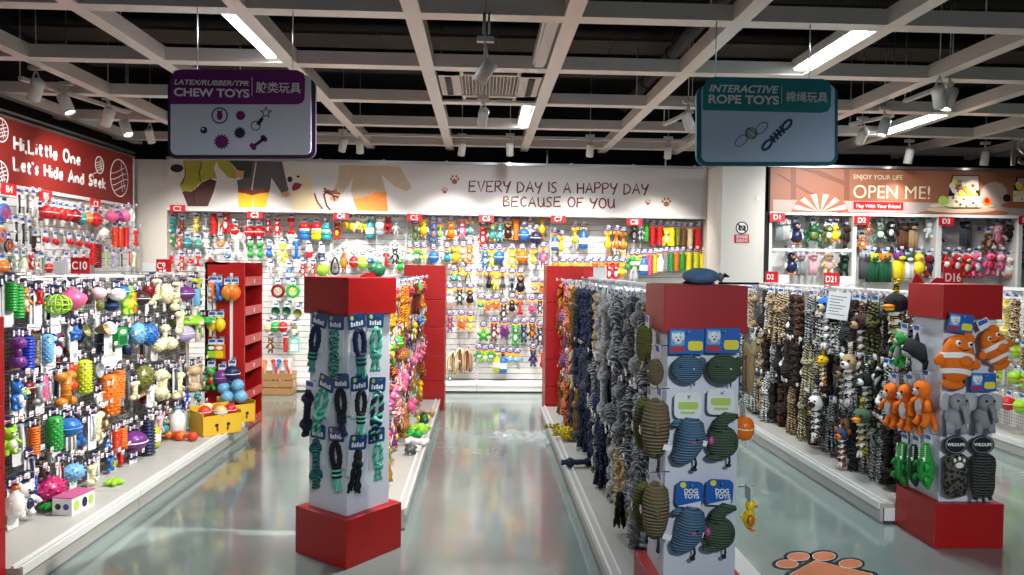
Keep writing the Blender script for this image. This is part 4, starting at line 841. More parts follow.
# ------------------------------------------------------------------ wall bays
def slat_panel_y(m, x0, x1, Y, z0, z1, pitch=.075):
    m.box((x0, Y + .012, z0), (x1, Y + .03, z1), 'card_grey'); z = z0
    while z < z1 - .01: m.box((x0, Y, z), (x1, Y + .013, min(z + pitch - .007, z1)), 'white_metal'); z += pitch
YW = 9.75
edges = [at_y(px, 300, YW).x for px in (168, 246.5, 331.5, 405.5, 477.5, 549.5, 627, 706)]
BAY = {}
for i in range(7):
    x0, x1 = edges[i], edges[i + 1]; nm = 'C%d' % (i + 2)
    t = BAY[nm] = empty('wall_display_bay', ((x0 + x1) / 2, YW, 0), 'white slatwall display bay under the %s sign' % nm, 'shop shelving')
    m = MB(); slat_panel_y(m, x0, x1, YW, .13, 2.25); m.build('slat_panel', t)
    m = MB(); m.box((x0 - .016, YW - .03, .1), (x0 + .016, YW + .01, 2.25), 'perf_white'); m.build('upright', t)
    if i == 6: m = MB(); m.box((x1 - .016, YW - .03, .1), (x1 + .016, YW + .01, 2.25), 'perf_white'); m.build('upright', t)
    m = MB(); m.box((x0 + .002, YW - .31, .02), (x1 - .002, YW - .002, .12), 'white_metal'); m.box((x0 + .002, YW - .318, .085), (x1 - .002, YW - .308, .125), 'tag_white'); m.build('base_deck', t)
    sx = x0 + .02; px, py = ((170, 208.5), (247.5, 215), (333.5, 216), (407, 217.5), (479, 218.5), (551, 219), (627, 222))[i]
    a = at_y(px, py, 9.43); m = MB(); m.box((a.x, 9.425, a.z - .042), (a.x + .185, 9.435, a.z + .045), 'sign_red'); s = m.build('bay_sign', t)
    m = MB(); m.box((a.x + .08, 9.435, a.z - .03), (a.x + .1, YW, a.z - .015), 'steel'); m.build('sign_arm', t)
    o = text(nm, 'lettering', None, (0, 0, 0), .085, 'letter_white', bold=.001); o.parent = s; o.location = (a.x + .04, 9.423, a.z - .028)
def catalogue(rows, where, plane, rz, bay, back, group, card, hookz=True, seed=0, tagged=True, dirn='along from the %s sign' ):
    """rows: list of strings 'px,py,L,kind,colour[,accent][,card][,L in m];...' ; px, py the middle of the toy, L its height in pixels of the photograph"""
    for ri, row in enumerate(rows):
        items = [q.strip().split(',') for q in row.split(';') if q.strip()]
        for ci, it in enumerate(items):
            px, py, L = float(it[0]), float(it[1]), float(it[2]); code, col = it[3].strip(), it[4].strip()
            acc = it[5].strip() if len(it) > 5 and it[5].strip() else None; cd = it[6].strip() if len(it) > 6 else card
            c = plane(px, py); top = plane(px, py - L / 2); h = (top - c).length * 2
            off = CARD_DROP.get(cd, 0.) ; pos = Vector((c.x, c.y, top.z + off))
            rn = ('top' if ri == 0 else 'bottom' if ri == len(rows) - 1 else ordw(ri + 1)) + ' row'
            lab = '%s %s, %s %s, %s' % (col, KIND[code][1], ordw(ci + 1), dirn[0], dirn[1].replace('ROW', rn))
            toy(code, col, pos, rz, h, lab, group, cd if cd in CARD_DROP else None, acc, RNG.uniform(-.12, .12), 0, WIDE.get(code, 1.))
            if hookz: hook(bay, pos, rz, back, .05, tagged)
WIDE = {'bg': .62, 'ba': .85, 'bu': .85, 'tw': .85, 'bo': .8, 'fg': .85, 'fr': .85}
planeC = lambda px, py: at_y(px, py, YW - .14)
CW = {
 'C2': ["172,226,16,db,teal;182,226,14,fg,brown,red;196,225,14,fg,yellow;206,224,16,bo,grey;214,224,21,rs,red;220,227,16,to,green,white;226,223,21,fg,red;235,230,11,ba,red,white",
        "171,241,12,fr,green;179.5,242,13,fg,orange red;187.5,243,11,ba,teal;198,244,10,ba,sea green;206,240,14,fg,white;221,244,13,fi,orange;237,246,26,bo,white",
        "169,260,11,ba,red;182,263,14,fg,red;191,261,11,fi,red;198,261,11,bo,red;209,257,12,to,grey;227.5,256,11,fi,blue"],
 'C3': ["250,232,13,ba,red;259,232,13,ba,red;268,227,15,fg,red;277.5,227,17,fg,red;291,226,17,bo,red;304.5,231,18,bg,red,blue;316.5,231,18,bg,red,yellow;326,232,17,bg,teal,teal",
        "250.5,250,16,db,green;260,250,16,db,green,white;269.5,252,15,bd,blue;282.5,253,20,fg,yellow;296.5,250,19,bo,blue;309,252,12,bg,white,red;321.5,253,12,bg,white,slate blue",
        "271,271,13,bo,pale pink;280,268,12,fg,white;289,273,14,bt,blue,white;303,270,14,fg,red;313,270,14,fg,red;323,270,14,sb,lime green",
        "278,291,15,wh,dark red,beige;293,291,15,wh,green,yellow green",
        "276,311,9,bw,dark green;287,311,9,bw,dark green;298,313,9,bw,olive",
        "268,328,10,ba,beige;275.5,327,11,ba,green;283,327,11,ba,red;294.7,329,13,bt,olive,grey",
        "270.7,345,16,fg,brown,beige;285.5,345,15,rs,red;294.7,345,14,bx,mint green,white"],
 'C4': ["337,231,18,fg,red,yellow;349,226,14,tw,yellow,amber;358,226,14,fr,beige;363,227,14,tw,yellow,olive;370,228,20,bt,teal,mint green;380,228,15,bg,white,grey;388,225,17,fg,red,black;396,227,16,fg,pale grey",
        "335,266,18,lo,black,dark grey;344,262,22,ch,orange,brown;354,262,12,ba,red,white;362.6,263,13,ba,lime green;370,260,13,fi,blue;377.6,264,12,fi,brown,orange;386,260,15,bo,red;395,256,16,fg,black,white;400,265,14,bd,green"],
 'C5': ["415,234,18,fg,moss green,olive;423.5,228,17,bd,yellow;433.6,232,20,fg,blue,orange;440,233,17,ch,lime green;451,231,18,bd,orange;462,229,18,fg,pink;470,230,17,ch,sea green",
        "410,256,15,bd,white;417,256,15,fr,green,white;424,256,15,fg,cream,yellow;433.6,257,13,ba,blue;447,256,15,bd,teal;455.5,255,16,bd,yellow;463,255,15,pg,beige;469.6,255,18,fg,orange",
        "454,278,13,fi,teal,white;462.6,274,12,fi,yellow;468,279,12,lo,dark green,white",
        "450,298,18,bd,white;459.6,297,16,fg,black,white;470,297,16,bd,black",
        "450,324,15,fg,purple,orange;461.5,323,14,pg,orange;470.5,324,15,fg,yellow",
        "460,361,24,bu,beige,brown,-;453,363,22,bu,cream,brown,-;467,361,22,bu,tan,dark red,-;459,370,9,fi,red;450,377,10,fg,sea green"],
 'C6': ["483,237,19,fg,red;492,233,17,bd,sea green;500,233,18,fg,teal;508,231,18,bd,dark brown;516,230,21,rs,orange;524,235,14,ba,blue;530,230,14,fg,pale grey;536,238,14,ba,navy;542,228,22,ch,yellow,orange",
        "485,259,17,fg,blue;491.5,259,17,fg,yellow green;499,257,13,ba,blue;512,259,18,fg,yellow;522,257,14,ba,orange;533,259,18,ch,yellow green;543,258,20,ch,pink,magenta",
        "480,282,19,ch,grey;489,283,20,ch,black,grey;496,281,18,fg,yellow;502.5,283,19,ch,dark grey;512,283,18,fg,grey,black;520.5,284,20,bd,black;534.6,288,10,fi,orange;541.6,288,10,pg,orange,brown",
        "481,305,10,fi,green,beige;488,306,10,pg,orange;496,305,10,pg,orange,white;503.6,312,16,fg,dark brown;512,306,14,bd,black;520,308,14,bo,red;532,307,13,pg,pink;540,307,13,fg,navy",
        "483.5,335,15,st,green,lime green;494,332,18,fg,dark red,white;504.6,331,15,pg,purple,magenta;515.5,335,21,fg,green;523.7,333,18,fg,navy,grey;532,332,17,fg,brown,orange;540,336,18,fg,navy,white",
        "479,356,12,fr,green;485,357,12,fr,lime green;491,356,12,fr,green,white;497,362,18,bt,yellow green;503,363,19,bt,blue,navy;510,359,11,fi,light blue;517,360,12,fi,light blue,grey;533,358,17,fg,navy,purple;542,363,17,ch,red"],
 'C7': ["555,242,17,bt,blue,orange;561,246,20,ch,yellow;575,238,21,ch,yellow green;583.4,238,21,bt,blue,light blue;608,243,23,ch,yellow,orange;616.5,243,23,ch,orange,white;623,244,22,ch,amber,yellow",
        "555,272,18,fg,orange;563,272,18,fg,yellow;571,272,18,bd,orange;579,272,18,fg,yellow;587,272,18,bd,amber;595,272,18,fg,orange red;602,272,18,fg,orange;609,272,19,fg,red;615.6,272,19,fg,red,white;622,270,15,bd,yellow"],
 'C8': ["634,233,19,fg,dark brown,white;641,232,15,fg,pale grey,black;646.5,233,17,rs,green;652.5,236,19,rs,red;659.5,236,19,rs,red,white;666.5,237,19,fg,yellow;672,237,19,rs,yellow;678,237,18,rs,olive;683.5,238,19,rs,brown;690,238,19,rs,beige;698,239,22,rs,red",
        "632,263,15,fr,green;637.5,263,15,fr,lime green;643.7,265,20,bt,blue,light blue;649.5,265,20,rs,pink;655,264,19,rs,yellow;660,263,18,bt,white;665.6,262,18,rs,grey;671,262,17,rs,green;676.5,262,18,rs,orange;682,262,18,rs,green;689,262,19,rs,yellow;696,262,19,rs,yellow green;702,263,19,rs,yellow",
        "634,276,14,bu,pale grey,white,-"]}
for bn, rows in CW.items():
    catalogue(rows, bn, planeC, 0, BAY[bn], .14, 'toys hung in wall bay ' + bn, 'p' if bn in ('C5', 'C6', 'C7', 'C8') else 'g' if bn == 'C4' else 's', dirn=('along', 'ROW of wall bay ' + bn))

# printed banner over the C wall
mat('banner_white', (214, 208, 204), .5); mat('ink_brown', (118, 48, 30), .5); mat('ink_rust', (150, 78, 40), .5); mat('skin_print', (206, 150, 116), .5)
mat('print_lime', (166, 158, 50), .55, noise=.18, nscale=9); mat('print_maroon', (74, 26, 22), .55, noise=.15, nscale=9); mat('print_grey', (88, 86, 92), .55, noise=.2, nscale=12); mat('print_green', (44, 66, 46), .55)
mat('print_yellow', (238, 178, 22), .55, noise=.08, nscale=9); mat('print_cream', (226, 204, 166), .6, noise=.12, nscale=16); mat('print_knit', (196, 172, 148), .7, noise=.3, nscale=70); mat('print_orange', (228, 132, 46), .55, noise=.08, nscale=9); mat('print_black', (26, 20, 22), .5); mat('print_rust', (128, 50, 24), .5); mat('print_red', (140, 32, 30), .5)
YB = 9.465
xa, xb = at_y(167, 190, YB).x, at_y(707, 190, YB).x
t = empty('printed_banner', ((xa + xb) / 2, YB, 2.25), 'long white banner with walking children, dog and EVERY DAY IS A HAPPY DAY', 'banner')
zt, zb = 2.86, 2.26
m = MB(); m.box((xa, YB, zb), (xb, YB + .05, zt), 'banner_white'); m.build('board', t)
m = MB(); m.box((xa, YB - .03, zt), (xb, YB + .06, zt + .03), 'steel'); 
for k in range(9): x = xa + .3 + k * .78; m.box((x, YB - .04, zt - .01), (x + .03, YB - .028, zt + .04), 'steel')
m.build('top_rail', t)
m = MB(); m.box((xa, YB - .02, zb - .03), (xb, YB + .3, zb), 'white_metal'); m.build('bottom_rail', t)
def clipz(P): return lambda u, v, d: (lambda p: Vector((p.x, p.y, max(zb + .003, min(zt - .003, p.z)))))(P(u, v, d))
P = clipz(quadmap(YB, 165, 155, 8.19))
def prn(m, poly, key, P, lay): m.prism(poly, -.0012 * lay - .0005, -.0012 * lay + .0005, key, P)
m = MB()
prn(m, [(140, 300), (250, 282), (300, 225), (370, 195), (422, 212), (400, 300), (350, 420), (188, 420)], 'print_maroon', P, 1)
prn(m, [(150, 45), (425, 45), (400, 110), (428, 190), (340, 200), (290, 225), (245, 272), (220, 302), (140, 292), (118, 240), (165, 170)], 'print_lime', P, 2)
prn(m, [(420, 45), (525, 45), (600, 160), (580, 197), (520, 185), (440, 100)], 'print_lime', P, 3); prn(m, disc(620, 150, 42, 38), 'skin_print', P, 4); prn(m, disc(98, 130, 38, 18), 'skin_print', P, 1); prn(m, disc(98, 108, 54, 32), 'print_black', P, 2)
for a in ([(305, 60), (282, 140), (292, 215)], [(170, 120), (165, 170), (140, 240)], [(240, 400), (232, 330), (262, 260)]): m.tube([P(u, v, -.005) for u, v in a], .006, 'print_black', 6, False, (Vector((0, 1, 0)), .15))
m.build('printed_child', t)
m = MB()
prn(m, [(600, 312), (850, 308), (826, 430), (728, 430), (720, 335), (715, 430), (604, 430)], 'print_yellow', P, 1); prn(m, [(595, 272), (862, 268), (850, 308), (780, 312), (715, 330), (650, 312), (600, 308)], 'print_rust', P, 2)
prn(m, [(525, 45), (960, 45), (1012, 290), (962, 322), (872, 185), (862, 268), (730, 290), (600, 272), (588, 210), (645, 190), (600, 130)], 'print_grey', P, 3); prn(m, [(525, 45), (720, 45), (700, 180), (640, 190), (655, 130), (600, 125)], 'print_green', P, 4)
prn(m, [(742, 62), (752, 62), (718, 286), (706, 286)], 'print_cream', P, 5); prn(m, disc(990, 322, 36, 24), 'skin_print', P, 4); m.build('printed_child', t)
P = clipz(quadmap(YB, 280, 155, 6.83)); m = MB()
prn(m, [(75, 385), (85, 290), (62, 240), (95, 250), (150, 215), (150, 180), (125, 150), (100, 155), (70, 178), (62, 150), (90, 122), (160, 125), (185, 140), (195, 92), (216, 210), (252, 330), (272, 385)], 'print_cream', P, 1)
prn(m, disc(68, 166, 17, 20), 'print_black', P, 2); prn(m, [(80, 225), (95, 190), (125, 190), (152, 200), (130, 232), (90, 246)], 'print_red', P, 2); prn(m, disc(124, 147, 11, 7), 'print_black', P, 2); m.build('printed_dog', t)
m = MB()
prn(m, [(498, 298), (600, 275), (660, 250), (725, 248), (738, 385), (525, 385)], 'print_orange', P, 1)
prn(m, [(405, 70), (820, 78), (900, 225), (862, 246), (780, 212), (690, 130), (722, 242), (640, 255), (560, 290), (500, 295), (484, 250), (500, 150), (440, 250), (402, 288), (362, 240), (392, 190)], 'print_knit', P, 2)
prn(m, disc(372, 296, 30, 24), 'skin_print', P, 1)
for a in ([(235, 262), (255, 320), (292, 368)], [(300, 268), (318, 340), (346, 384)], [(300, 225), (345, 260), (410, 262)], [(300, 245), (350, 270), (400, 290)], [(330, 238), (365, 280), (375, 310)], [(300, 268), (330, 250), (390, 245)]): m.tube([P(u, v, -.006) for u, v in a], .011, 'print_rust', 6, False, (Vector((0, 1, 0)), .15))
m.build('printed_child', t)
def slogan(s, px0, px1, py, caph, w, seed, key, name):
    a = at_y(px0, py, YB - .003); b = at_y(px1, py + .02 * (px1 - px0) * .5, YB - .003); h = at_y(px0, py - caph, YB).z - a.z
    tmp = MB(); L = strokes(tmp, s, Vector((0, 0, 0)), Vector((1, 0, 0)), Vector((0, 0, 1)), h, .01, key, .18)
    m = MB(); strokes(m, s, a, Vector(((b.x - a.x) / L, 0, 0)), Vector((0, 0, 1)), h, w, key, .18, 1, seed); m.build(name, t)
slogan('EVERY DAY IS A HAPPY DAY', 469, 650, 191.3, 10.5, .0105, 3, 'ink_brown', 'lettering')
slogan('BECAUSE OF YOU', 503.5, 616, 206, 9.6, .0105, 4, 'ink_brown', 'lettering')
def paw(m, c, r, key, P):
    prn(m, disc(c[0], c[1] + r * .3, r * .55, r * .5), key, P, 1)
    for a, q in ((-1.0, .85), (-.35, 1.0), (.35, 1.0), (1.0, .85)): prn(m, disc(c[0] + q * r * math.sin(a), c[1] + .25 * r - q * r * math.cos(a), r * .2, r * .27, 12), key, P, 1)
P = quadmap(YB, 440, 165, 4.267)
for c, r in (((62, 64), 22), ((20, 110), 15), ((887, 160), 14), ((966, 160), 22)): m = MB(); paw(m, c, r, 'ink_rust', P); m.build('printed_paw', t)

# end wall pieces and columns
a, b = at_y(707, 200, 9.47).x, at_y(717, 200, 9.47).x
slab('trim_1', (a, 9.42, 0), (b, 10.1, 2.93), 'wall_white')
slab('wall_pier', (-4.5, 9.5, 0), (at_y(167, 200, 9.5).x, 10.1, 2.86), 'wall_white')
cx0, cx1 = at_y(722, 200, 8.55).x, at_y(765, 200, 8.55).x
slab('column', (cx0, 8.55, 0), (cx1, 9.1, 2.8), 'wall_white')
slab('trim_2', (cx1, 8.58, 0), (at_y(770, 200, 8.58).x, 8.66, 2.8), 'wall_dark')
# no-photo notice on the column
P = quadmap(8.55, 700, 180, 5.225)
t = empty('notice_sign', P(218, 330, -.004), 'round no-camera notice with red caption on the white column', 'notice')
m = MB(); m.prism(disc(218, 250, 33, 33, 28), -.004, -.001, 'letter_white', P); ring2(m, lambda u, v, d: P(u, v, d - .004), 218, 250, 33, 6, 'print_black'); m.prism(rrect(200, 238, 238, 264, 5), -.0055, -.004, 'print_black', P); m.prism(disc(219, 251, 8), -.007, -.0055, 'letter_white', P)
m.prism([(194, 232), (199, 227), (242, 268), (237, 273)], -.008, -.007, 'print_black', P); m.build('pictogram', t)
m = MB(); m.prism(rrect(178, 284, 256, 330, 4), -.004, -.001, 'sign_red', P); s = m.build('caption_plate', t)
for v, s_ in ((304, '请勿拍照'), (324, '谢谢合作')): put_text(s_, 'lettering', t, lambda u, v, d: P(u, v, d - .003), 186, v, 14, 'letter_white', 62)
P8 = quadmap(8.55, 700, 180, 5.225); m = MB(); m.prism(rrect(288, 82, 322, 110, 3), -.008, -.001, 'wall_white', P8); m.prism(rrect(294, 87, 316, 105, 2), -.010, -.008, 'white_metal', P8); o = m.build('wall_switch'); tag(o, 'small white switch plate high on the white column', 'switch')

# ------------------------------------------------------------------ B wall (runs along the shop's long side)
XL = -4.2
mat('banner_red', (128, 30, 26), .5, noise=.06, nscale=3)
ye = [5.6, at_x(38, 215, XL).y, at_x(92, 215, XL).y, at_x(135, 215, XL).y]
for i, nm in enumerate(('B4', 'B5', 'C1')):
    y0, y1 = ye[i], ye[i + 1]
    t = BAY[nm] = empty('wall_display_bay', (XL, (y0 + y1) / 2, 0), 'white slatwall display bay under the %s sign' % nm, 'shop shelving')
    m = MB(); m.box((XL - .03, y0, .13), (XL - .012, y1, 2.27), 'card_grey'); z = .13
    while z < 2.26: m.box((XL - .013, y0, z), (XL, y1, min(z + .068, 2.27)), 'white_metal'); z += .075
    m.build('slat_panel', t)
    m = MB(); m.box((XL - .01, y0 - .016, .1), (XL + .03, y0 + .016, 2.27), 'perf_white'); m.build('upright', t)
    m = MB(); m.box((XL, y0 + .002, .02), (XL + .3, y1 - .002, .12), 'white_metal'); m.box((XL + .298, y0 + .002, .085), (XL + .308, y1 - .002, .125), 'tag_white'); m.build('base_deck', t)
    px, py = ((2, 188), (40, 195), (91, 203))[i]; a = at_x(px, py, XL + .16)
    m = MB(); m.box((XL + .15, a.y, a.z - .05), (XL + .16, a.y + .2, a.z + .05), 'sign_red'); s = m.build('bay_sign', t)
    m = MB(); m.box((XL, a.y + .09, a.z - .01), (XL + .15, a.y + .11, a.z + .01), 'steel'); m.build('sign_arm', t)
    o = text(nm, 'lettering', None, (0, 0, 0), .085, 'letter_white', (PI / 2, 0, PI / 2), bold=.001); o.parent = s; o.location = (XL + .162, a.y + .05, a.z - .03)
planeB = lambda px, py: at_x(px, py, XL + .13)
BW = {
 'B4': ["5,213,20,fb,blue,red;19,205,22,to,black,pale grey;27,205,22,to,dark grey,white;34,206,22,to,pale grey,grey", "2,235,16,fb,orange,blue;9,246,16,fb,navy,orange;16,233,24,to,black;23,235,24,to,black,grey;30,236,22,to,dark grey,white;36,244,16,bx,dark brown,white",
        "3,267,14,ba,orange,white;10,263,15,fg,moss green,white;17,263,15,fg,white,green;24,263,14,bt,cream,green;31,262,16,fg,red,white;37,263,14,fg,white,red"],
 'B5': ["40.5,214,14,bo,dark red;47,212,14,ba,red,white;54,213,13,ba,red;61,214,13,ba,red,dark red;67,215,13,ba,red;75,216,14,ba,dark red;81,219,13,ba,teal,white;88,218,12,ba,orange",
        "46,240,10,tw,red,dark red;56,242,11,tw,red,dark red;70,242,10,tw,red,dark red;79,243.5,10,tw,red,dark red;87.5,245,10,tw,red,dark red",
        "42,264,14,to,green,white;49,268,10,ba,red;57,268,10,ba,red,white;67,264,14,bx,lavender,white;76,263,14,to,grey,white;84,264,16,fg,red"],
 'C1': ["96,220,14,ba,red,dark red;101,222,13,fi,red;112,216,14,hm,pink;117.5,217,13,ba,purple,pink;124,215.5,14,hm,pink;132,216,13,wh,white,pale grey",
        "93,254,22,rs,red,dark red;98,256,24,rs,dark red,red;102.5,233,13,sb,white;104,241,8,fi,olive;115,237,20,rs,orange red;120,238,20,rs,orange red;126,237,20,rs,red;136,238,16,bo,red",
        "107,259,16,to,lime green;114,261,15,bo,lavender;121.5,261,15,to,navy;129,259,17,to,red,white;134,260,15,bo,cream,red"]}
for bn, rows in BW.items():
    catalogue(rows, bn, planeB, PI / 2, BAY[bn], .13, 'toys hung in wall bay ' + bn, 's', dirn=('along', 'ROW of wall bay ' + bn))
XB = -4.17
ya, yb2 = 5.6, at_x(133, 180, XB).y
t = empty('printed_banner', (XB, 8, 2.3), 'dark red banner reading Hi, Little One, with line drawings of balls', 'banner')
zb1, zt1 = at_x(133, 205.5, XB).z, at_x(133, 157.5, XB).z
m = MB(); m.box((XB - .05, ya, zb1), (XB, yb2, zt1), 'banner_red'); m.build('board', t)
m = MB(); m.box((XB - .06, ya, zt1), (XB + .02, yb2 + .02, zt1 + .02), 'steel'); m.box((XB - .02, ya, zt1 + .045), (XB + .02, yb2 + .02, zt1 + .065), 'steel'); m.box((XB - .05, yb2, zb1), (XB + .005, yb2 + .025, zt1), 'white_metal'); m.build('top_rail', t)
m = MB(); m.box((XB - .05, ya, zb1 - .03), (XB + .01, yb2, zb1), 'white_metal'); m.build('bottom_rail', t)
def side_slogan(s, p0, p1, caph, w, seed):
    a = at_x(p0[0], p0[1], XB + .004); b = at_x(p1[0], p1[1], XB + .004); h = at_x(p0[0], p0[1] - caph, XB + .004).z - a.z
    tmp = MB(); L = strokes(tmp, s, Vector((0, 0, 0)), Vector((1, 0, 0)), Vector((0, 0, 1)), h, .01, 'letter_white', .22)
    m = MB(); strokes(m, s, a, Vector((0, (b.y - a.y) / L, 0)), Vector((0, 0, 1)), h, w, 'letter_white', .22, 1, seed); m.build('lettering', t)
side_slogan('Hi,Little One', (14.5, 149), (82, 165), 13, .017, 1)
side_slogan("Let's Hide And Seek", (14, 170), (107, 189.5), 12.5, .017, 2)
def yarn(cpx, cpy, r, tail):
    c = at_x(cpx, cpy, XB + .004); m = MB(); fl = (Vector((1, 0, 0)), .2)
    m.tube([c + Vector((0, r * math.cos(2 * PI * i / 28), r * math.sin(2 * PI * i / 28))) for i in range(28)], .007, 'letter_white', 6, True, fl)
    for k in range(4):
        o = -.55 + .32 * k; q = [(x, o + .25 * math.sin(x * 1.6)) for x in [-.95 + 1.9 * i / 10 for i in range(11)]]; q = [(x, y) for x, y in q if x * x + y * y < .96]
        m.tube([c + Vector((0, x * r, y * r)) for x, y in q], .005, 'letter_white', 6, False, fl); m.tube([c + Vector((0, y * r * .9 + .04 * r, -x * r * .95)) for x, y in q if y > .1] or [c, c + Vector((0, .01, 0))], .005, 'letter_white', 6, False, fl)
    if tail: m.tube([c + Vector((0, -r * .5, -r * .9)), c + Vector((0, -r * 1.6, -r * 1.3)), c + Vector((0, -r * 1.3, -r * 2)), c + Vector((0, -r * 2.4, -r * 2.3))], .006, 'letter_white', 6, False, fl)
    m.build('printed_ball', t)
yarn(119.5, 178, .21, False); yarn(99.5, 165, .09, True); yarn(1, 130, .1, False); yarn(0, 174, .11, False)

# ------------------------------------------------------------------ D wall
YD = 8.9; YF = 8.6
mat('banner_brown', (150, 92, 66), .5, noise=.06, nscale=3); mat('banner_band', (172, 152, 146), .5); mat('fan_cream', (212, 196, 178), .5); mat('fan_rust', (166, 92, 60), .5); mat('shade_brown', (124, 70, 50), .5); mat('print_disc', (214, 178, 150), .5); mat('print_arch', (182, 158, 146), .5)
de = [at_y(px, 250, YF).x for px in (769, 853.5, 938.5, 1019)] + [7.3]
mat('panel_grey', (196, 190, 184), .6)
for i in range(4):
    x0, x1 = de[i], de[i + 1]; nm = 'D%d' % (i + 1)
    t = BAY[nm] = empty('wall_display_bay', ((x0 + x1) / 2, YD, 0), 'white framed wall display bay under the %s sign' % nm, 'shop shelving')
    m = MB(); m.box((x0, YD, .1), (x1, YD + .03, 2.26), 'perf_white'); m.build('back_panel', t)
    for k in range(2 if i == 3 else 1):
        x = (x0, x1)[k]; m = MB(); m.box((x - .022, YF - .02, 0), (x + .022, YF + .02, 2.27), 'white_metal'); m.box((x - .012, YF + .02, .1), (x + .012, YD, 2.26), 'panel_grey'); m.build('upright', t)
    m = MB(); m.box((x0, YF - .015, 2.235), (x1, YF + .02, 2.27), 'white_metal'); m.build('top_bar', t)
    a = at_y(769, 249.5, YF).z; m = MB(); m.box((x0, YF - .012, a - .015), (x1, YF + .012, a + .015), 'white_metal') if i == 0 else m.box((x0, YD - .05, a - .012), (x1, YD - .03, a + .012), 'steel'); m.build('middle_bar', t)
    m = MB(); m.box((x0, YF - .1, .02), (x1, YD, .12), 'white_metal'); m.build('base_deck', t)
    px, py = ((770, 221), (854.5, 224), (939, 225), (1019, 224))[i]; b = at_y(px, py, YF - .06)
    m = MB(); m.box((b.x, YF - .06, b.z - .005), (b.x + .175, YF - .05, b.z + .095), 'sign_red'); s = m.build('bay_sign', t); m = MB(); m.box((b.x + .08, YF - .05, b.z + .02), (b.x + .1, YF + .02, b.z + .05), 'steel'); m.build('sign_arm', t)
    o = text(nm, 'lettering', None, (0, 0, 0), .08, 'letter_white', bold=.001); o.parent = s; o.location = (b.x + .035, YF - .062, b.z + .018)
planeD = lambda px, py: at_y(px, py, YF + .12)
DW = {
 'D1': ["779,231,22,pn,pale grey,grey;786,230,22,pn,white,pale grey;796,233,24,bd,navy,white;813,235,25,fr,dark green,olive;828,234,20,pl,olive;835,233,18,bd,yellow,cream;848,236,25,pl,dark brown,black",
        "791,263,24,bd,navy,white;801,265,22,pn,pale pink,grey;813,265,22,pn,pale pink,pale pink;828,264,24,ka,beige,pale pink;844,265,22,pl,black,dark green"],
 'D2': ["862,243,14,pl,orange,cream;868,229,12,pl,orange,white;880,234,20,fr,moss green,white;890,231,22,pl,black,white;903,236,27,pn,dark brown,brown;912,236,27,pn,dark brown,tan;929,230,18,pl,white;938,240,16,pl,red,green",
        "865,266,28,pn,grey,dark grey;872,268,30,pn,yellow green,dark green;885,268,30,pn,orange,dark green;899,267,30,pn,purple,yellow;908,268,28,pn,dark green;918.5,264,24,bd,yellow;929,266,24,pl,dark red,navy"],
 'D3': ["965,234,26,pn,black,dark grey;988,242,20,pl,brown,tan;997,237,26,pl,pale pink,pink;1010,233,18,pl,dark brown,black", "945,264,22,st,red,white;956,264,22,pl,red,white;966,266,24,pl,red,cream;976,265,26,pl,pink,white;990,264,24,pl,pink,red;1000,265,24,pl,pale pink,pink;1008,267,22,bd,white,red"],
 'D4': ["1022,233,16,pl,black,white", "1022,264,18,pl,white,green"]}
for bn, rows in DW.items():
    catalogue(rows, bn, planeD, 0, BAY[bn], .17, 'toys hung in wall bay ' + bn, 's', dirn=('along', 'ROW of wall bay ' + bn))
xa = de[0] - .03; zb2, zt2 = 2.275, 2.785
t = empty('printed_banner', (5, YF, 2.3), 'brown banner reading ENJOY YOUR LIFE, OPEN ME with a printed toy box', 'banner')
m = MB(); m.box((xa, YF, zb2), (7.3, YF + .05, zt2), 'banner_brown'); m.build('board', t)
m = MB(); m.box((xa - .03, YF - .03, zt2), (7.3, YF + .06, zt2 + .03), 'steel'); m.box((xa - .03, YF - .02, zb2 - .01), (xa, YF + .06, zt2), 'white_metal'); m.build('rim', t)
def clip2(P): return lambda u, v, d: (lambda p: Vector((max(xa + .003, p.x), p.y, max(zb2 + .003, min(zt2 - .003, p.z)))))(P(u, v, d))
P = clip2(quadmap(YF, 765, 165, 7.585))
def prd(m, poly, key, lay, P=None): m.prism(poly, -.0012 * lay - .0005, -.0012 * lay + .0005, key, P)
m = MB(); prd(m, [(60, 262), (2000, 300), (2000, 420), (60, 380)], 'banner_band', 1, P)
prd(m, [(195, 20), (235, 20), (235, 258), (195, 258)], 'shade_brown', 1, P); prd(m, [(600, 20), (640, 20), (640, 265), (600, 265)], 'shade_brown', 1, P); prd(m, [(70, 60), (110, 70), (370, 220), (340, 230)], 'shade_brown', 2, P); prd(m, [(240, 20), (420, 45), (600, 120), (600, 155), (380, 70)], 'shade_brown', 2, P); m.build('printed_backdrop', t)
m = MB(); c0, r0 = (415, 375), 190
for k in range(13):
    a0, a1 = PI * k / 13, PI * (k + 1) / 13; rr = r0 * (1 if k % 2 == 0 else .92)
    prd(m, [(c0[0] - 20 * math.cos(a0), c0[1] - 20 * math.sin(a0)), (c0[0] - 1.15 * rr * math.cos(a0), c0[1] - .9 * rr * math.sin(a0)), (c0[0] - 1.15 * rr * math.cos(a1), c0[1] - .9 * rr * math.sin(a1)), (c0[0] - 20 * math.cos(a1), c0[1] - 20 * math.sin(a1))], 'fan_rust' if k % 2 == 0 else 'fan_cream', 3, P)
m.build('printed_fan', t)
P2 = lambda u, v, d: quadmap(YF, 765, 165, 7.585)(u, v, d)
put_text('ENJOY YOUR LIFE', 'lettering', t, P2, 668, 106, 36, 'letter_cream', 372)
put_text('OPEN ME!', 'lettering', t, P2, 662, 249, 102, 'letter_cream', 580)
m = MB(); prd(m, [(670, 277), (1048, 284), (1048, 343), (670, 336)], 'sign_red', 3, P2); m.build('caption_plate', t)
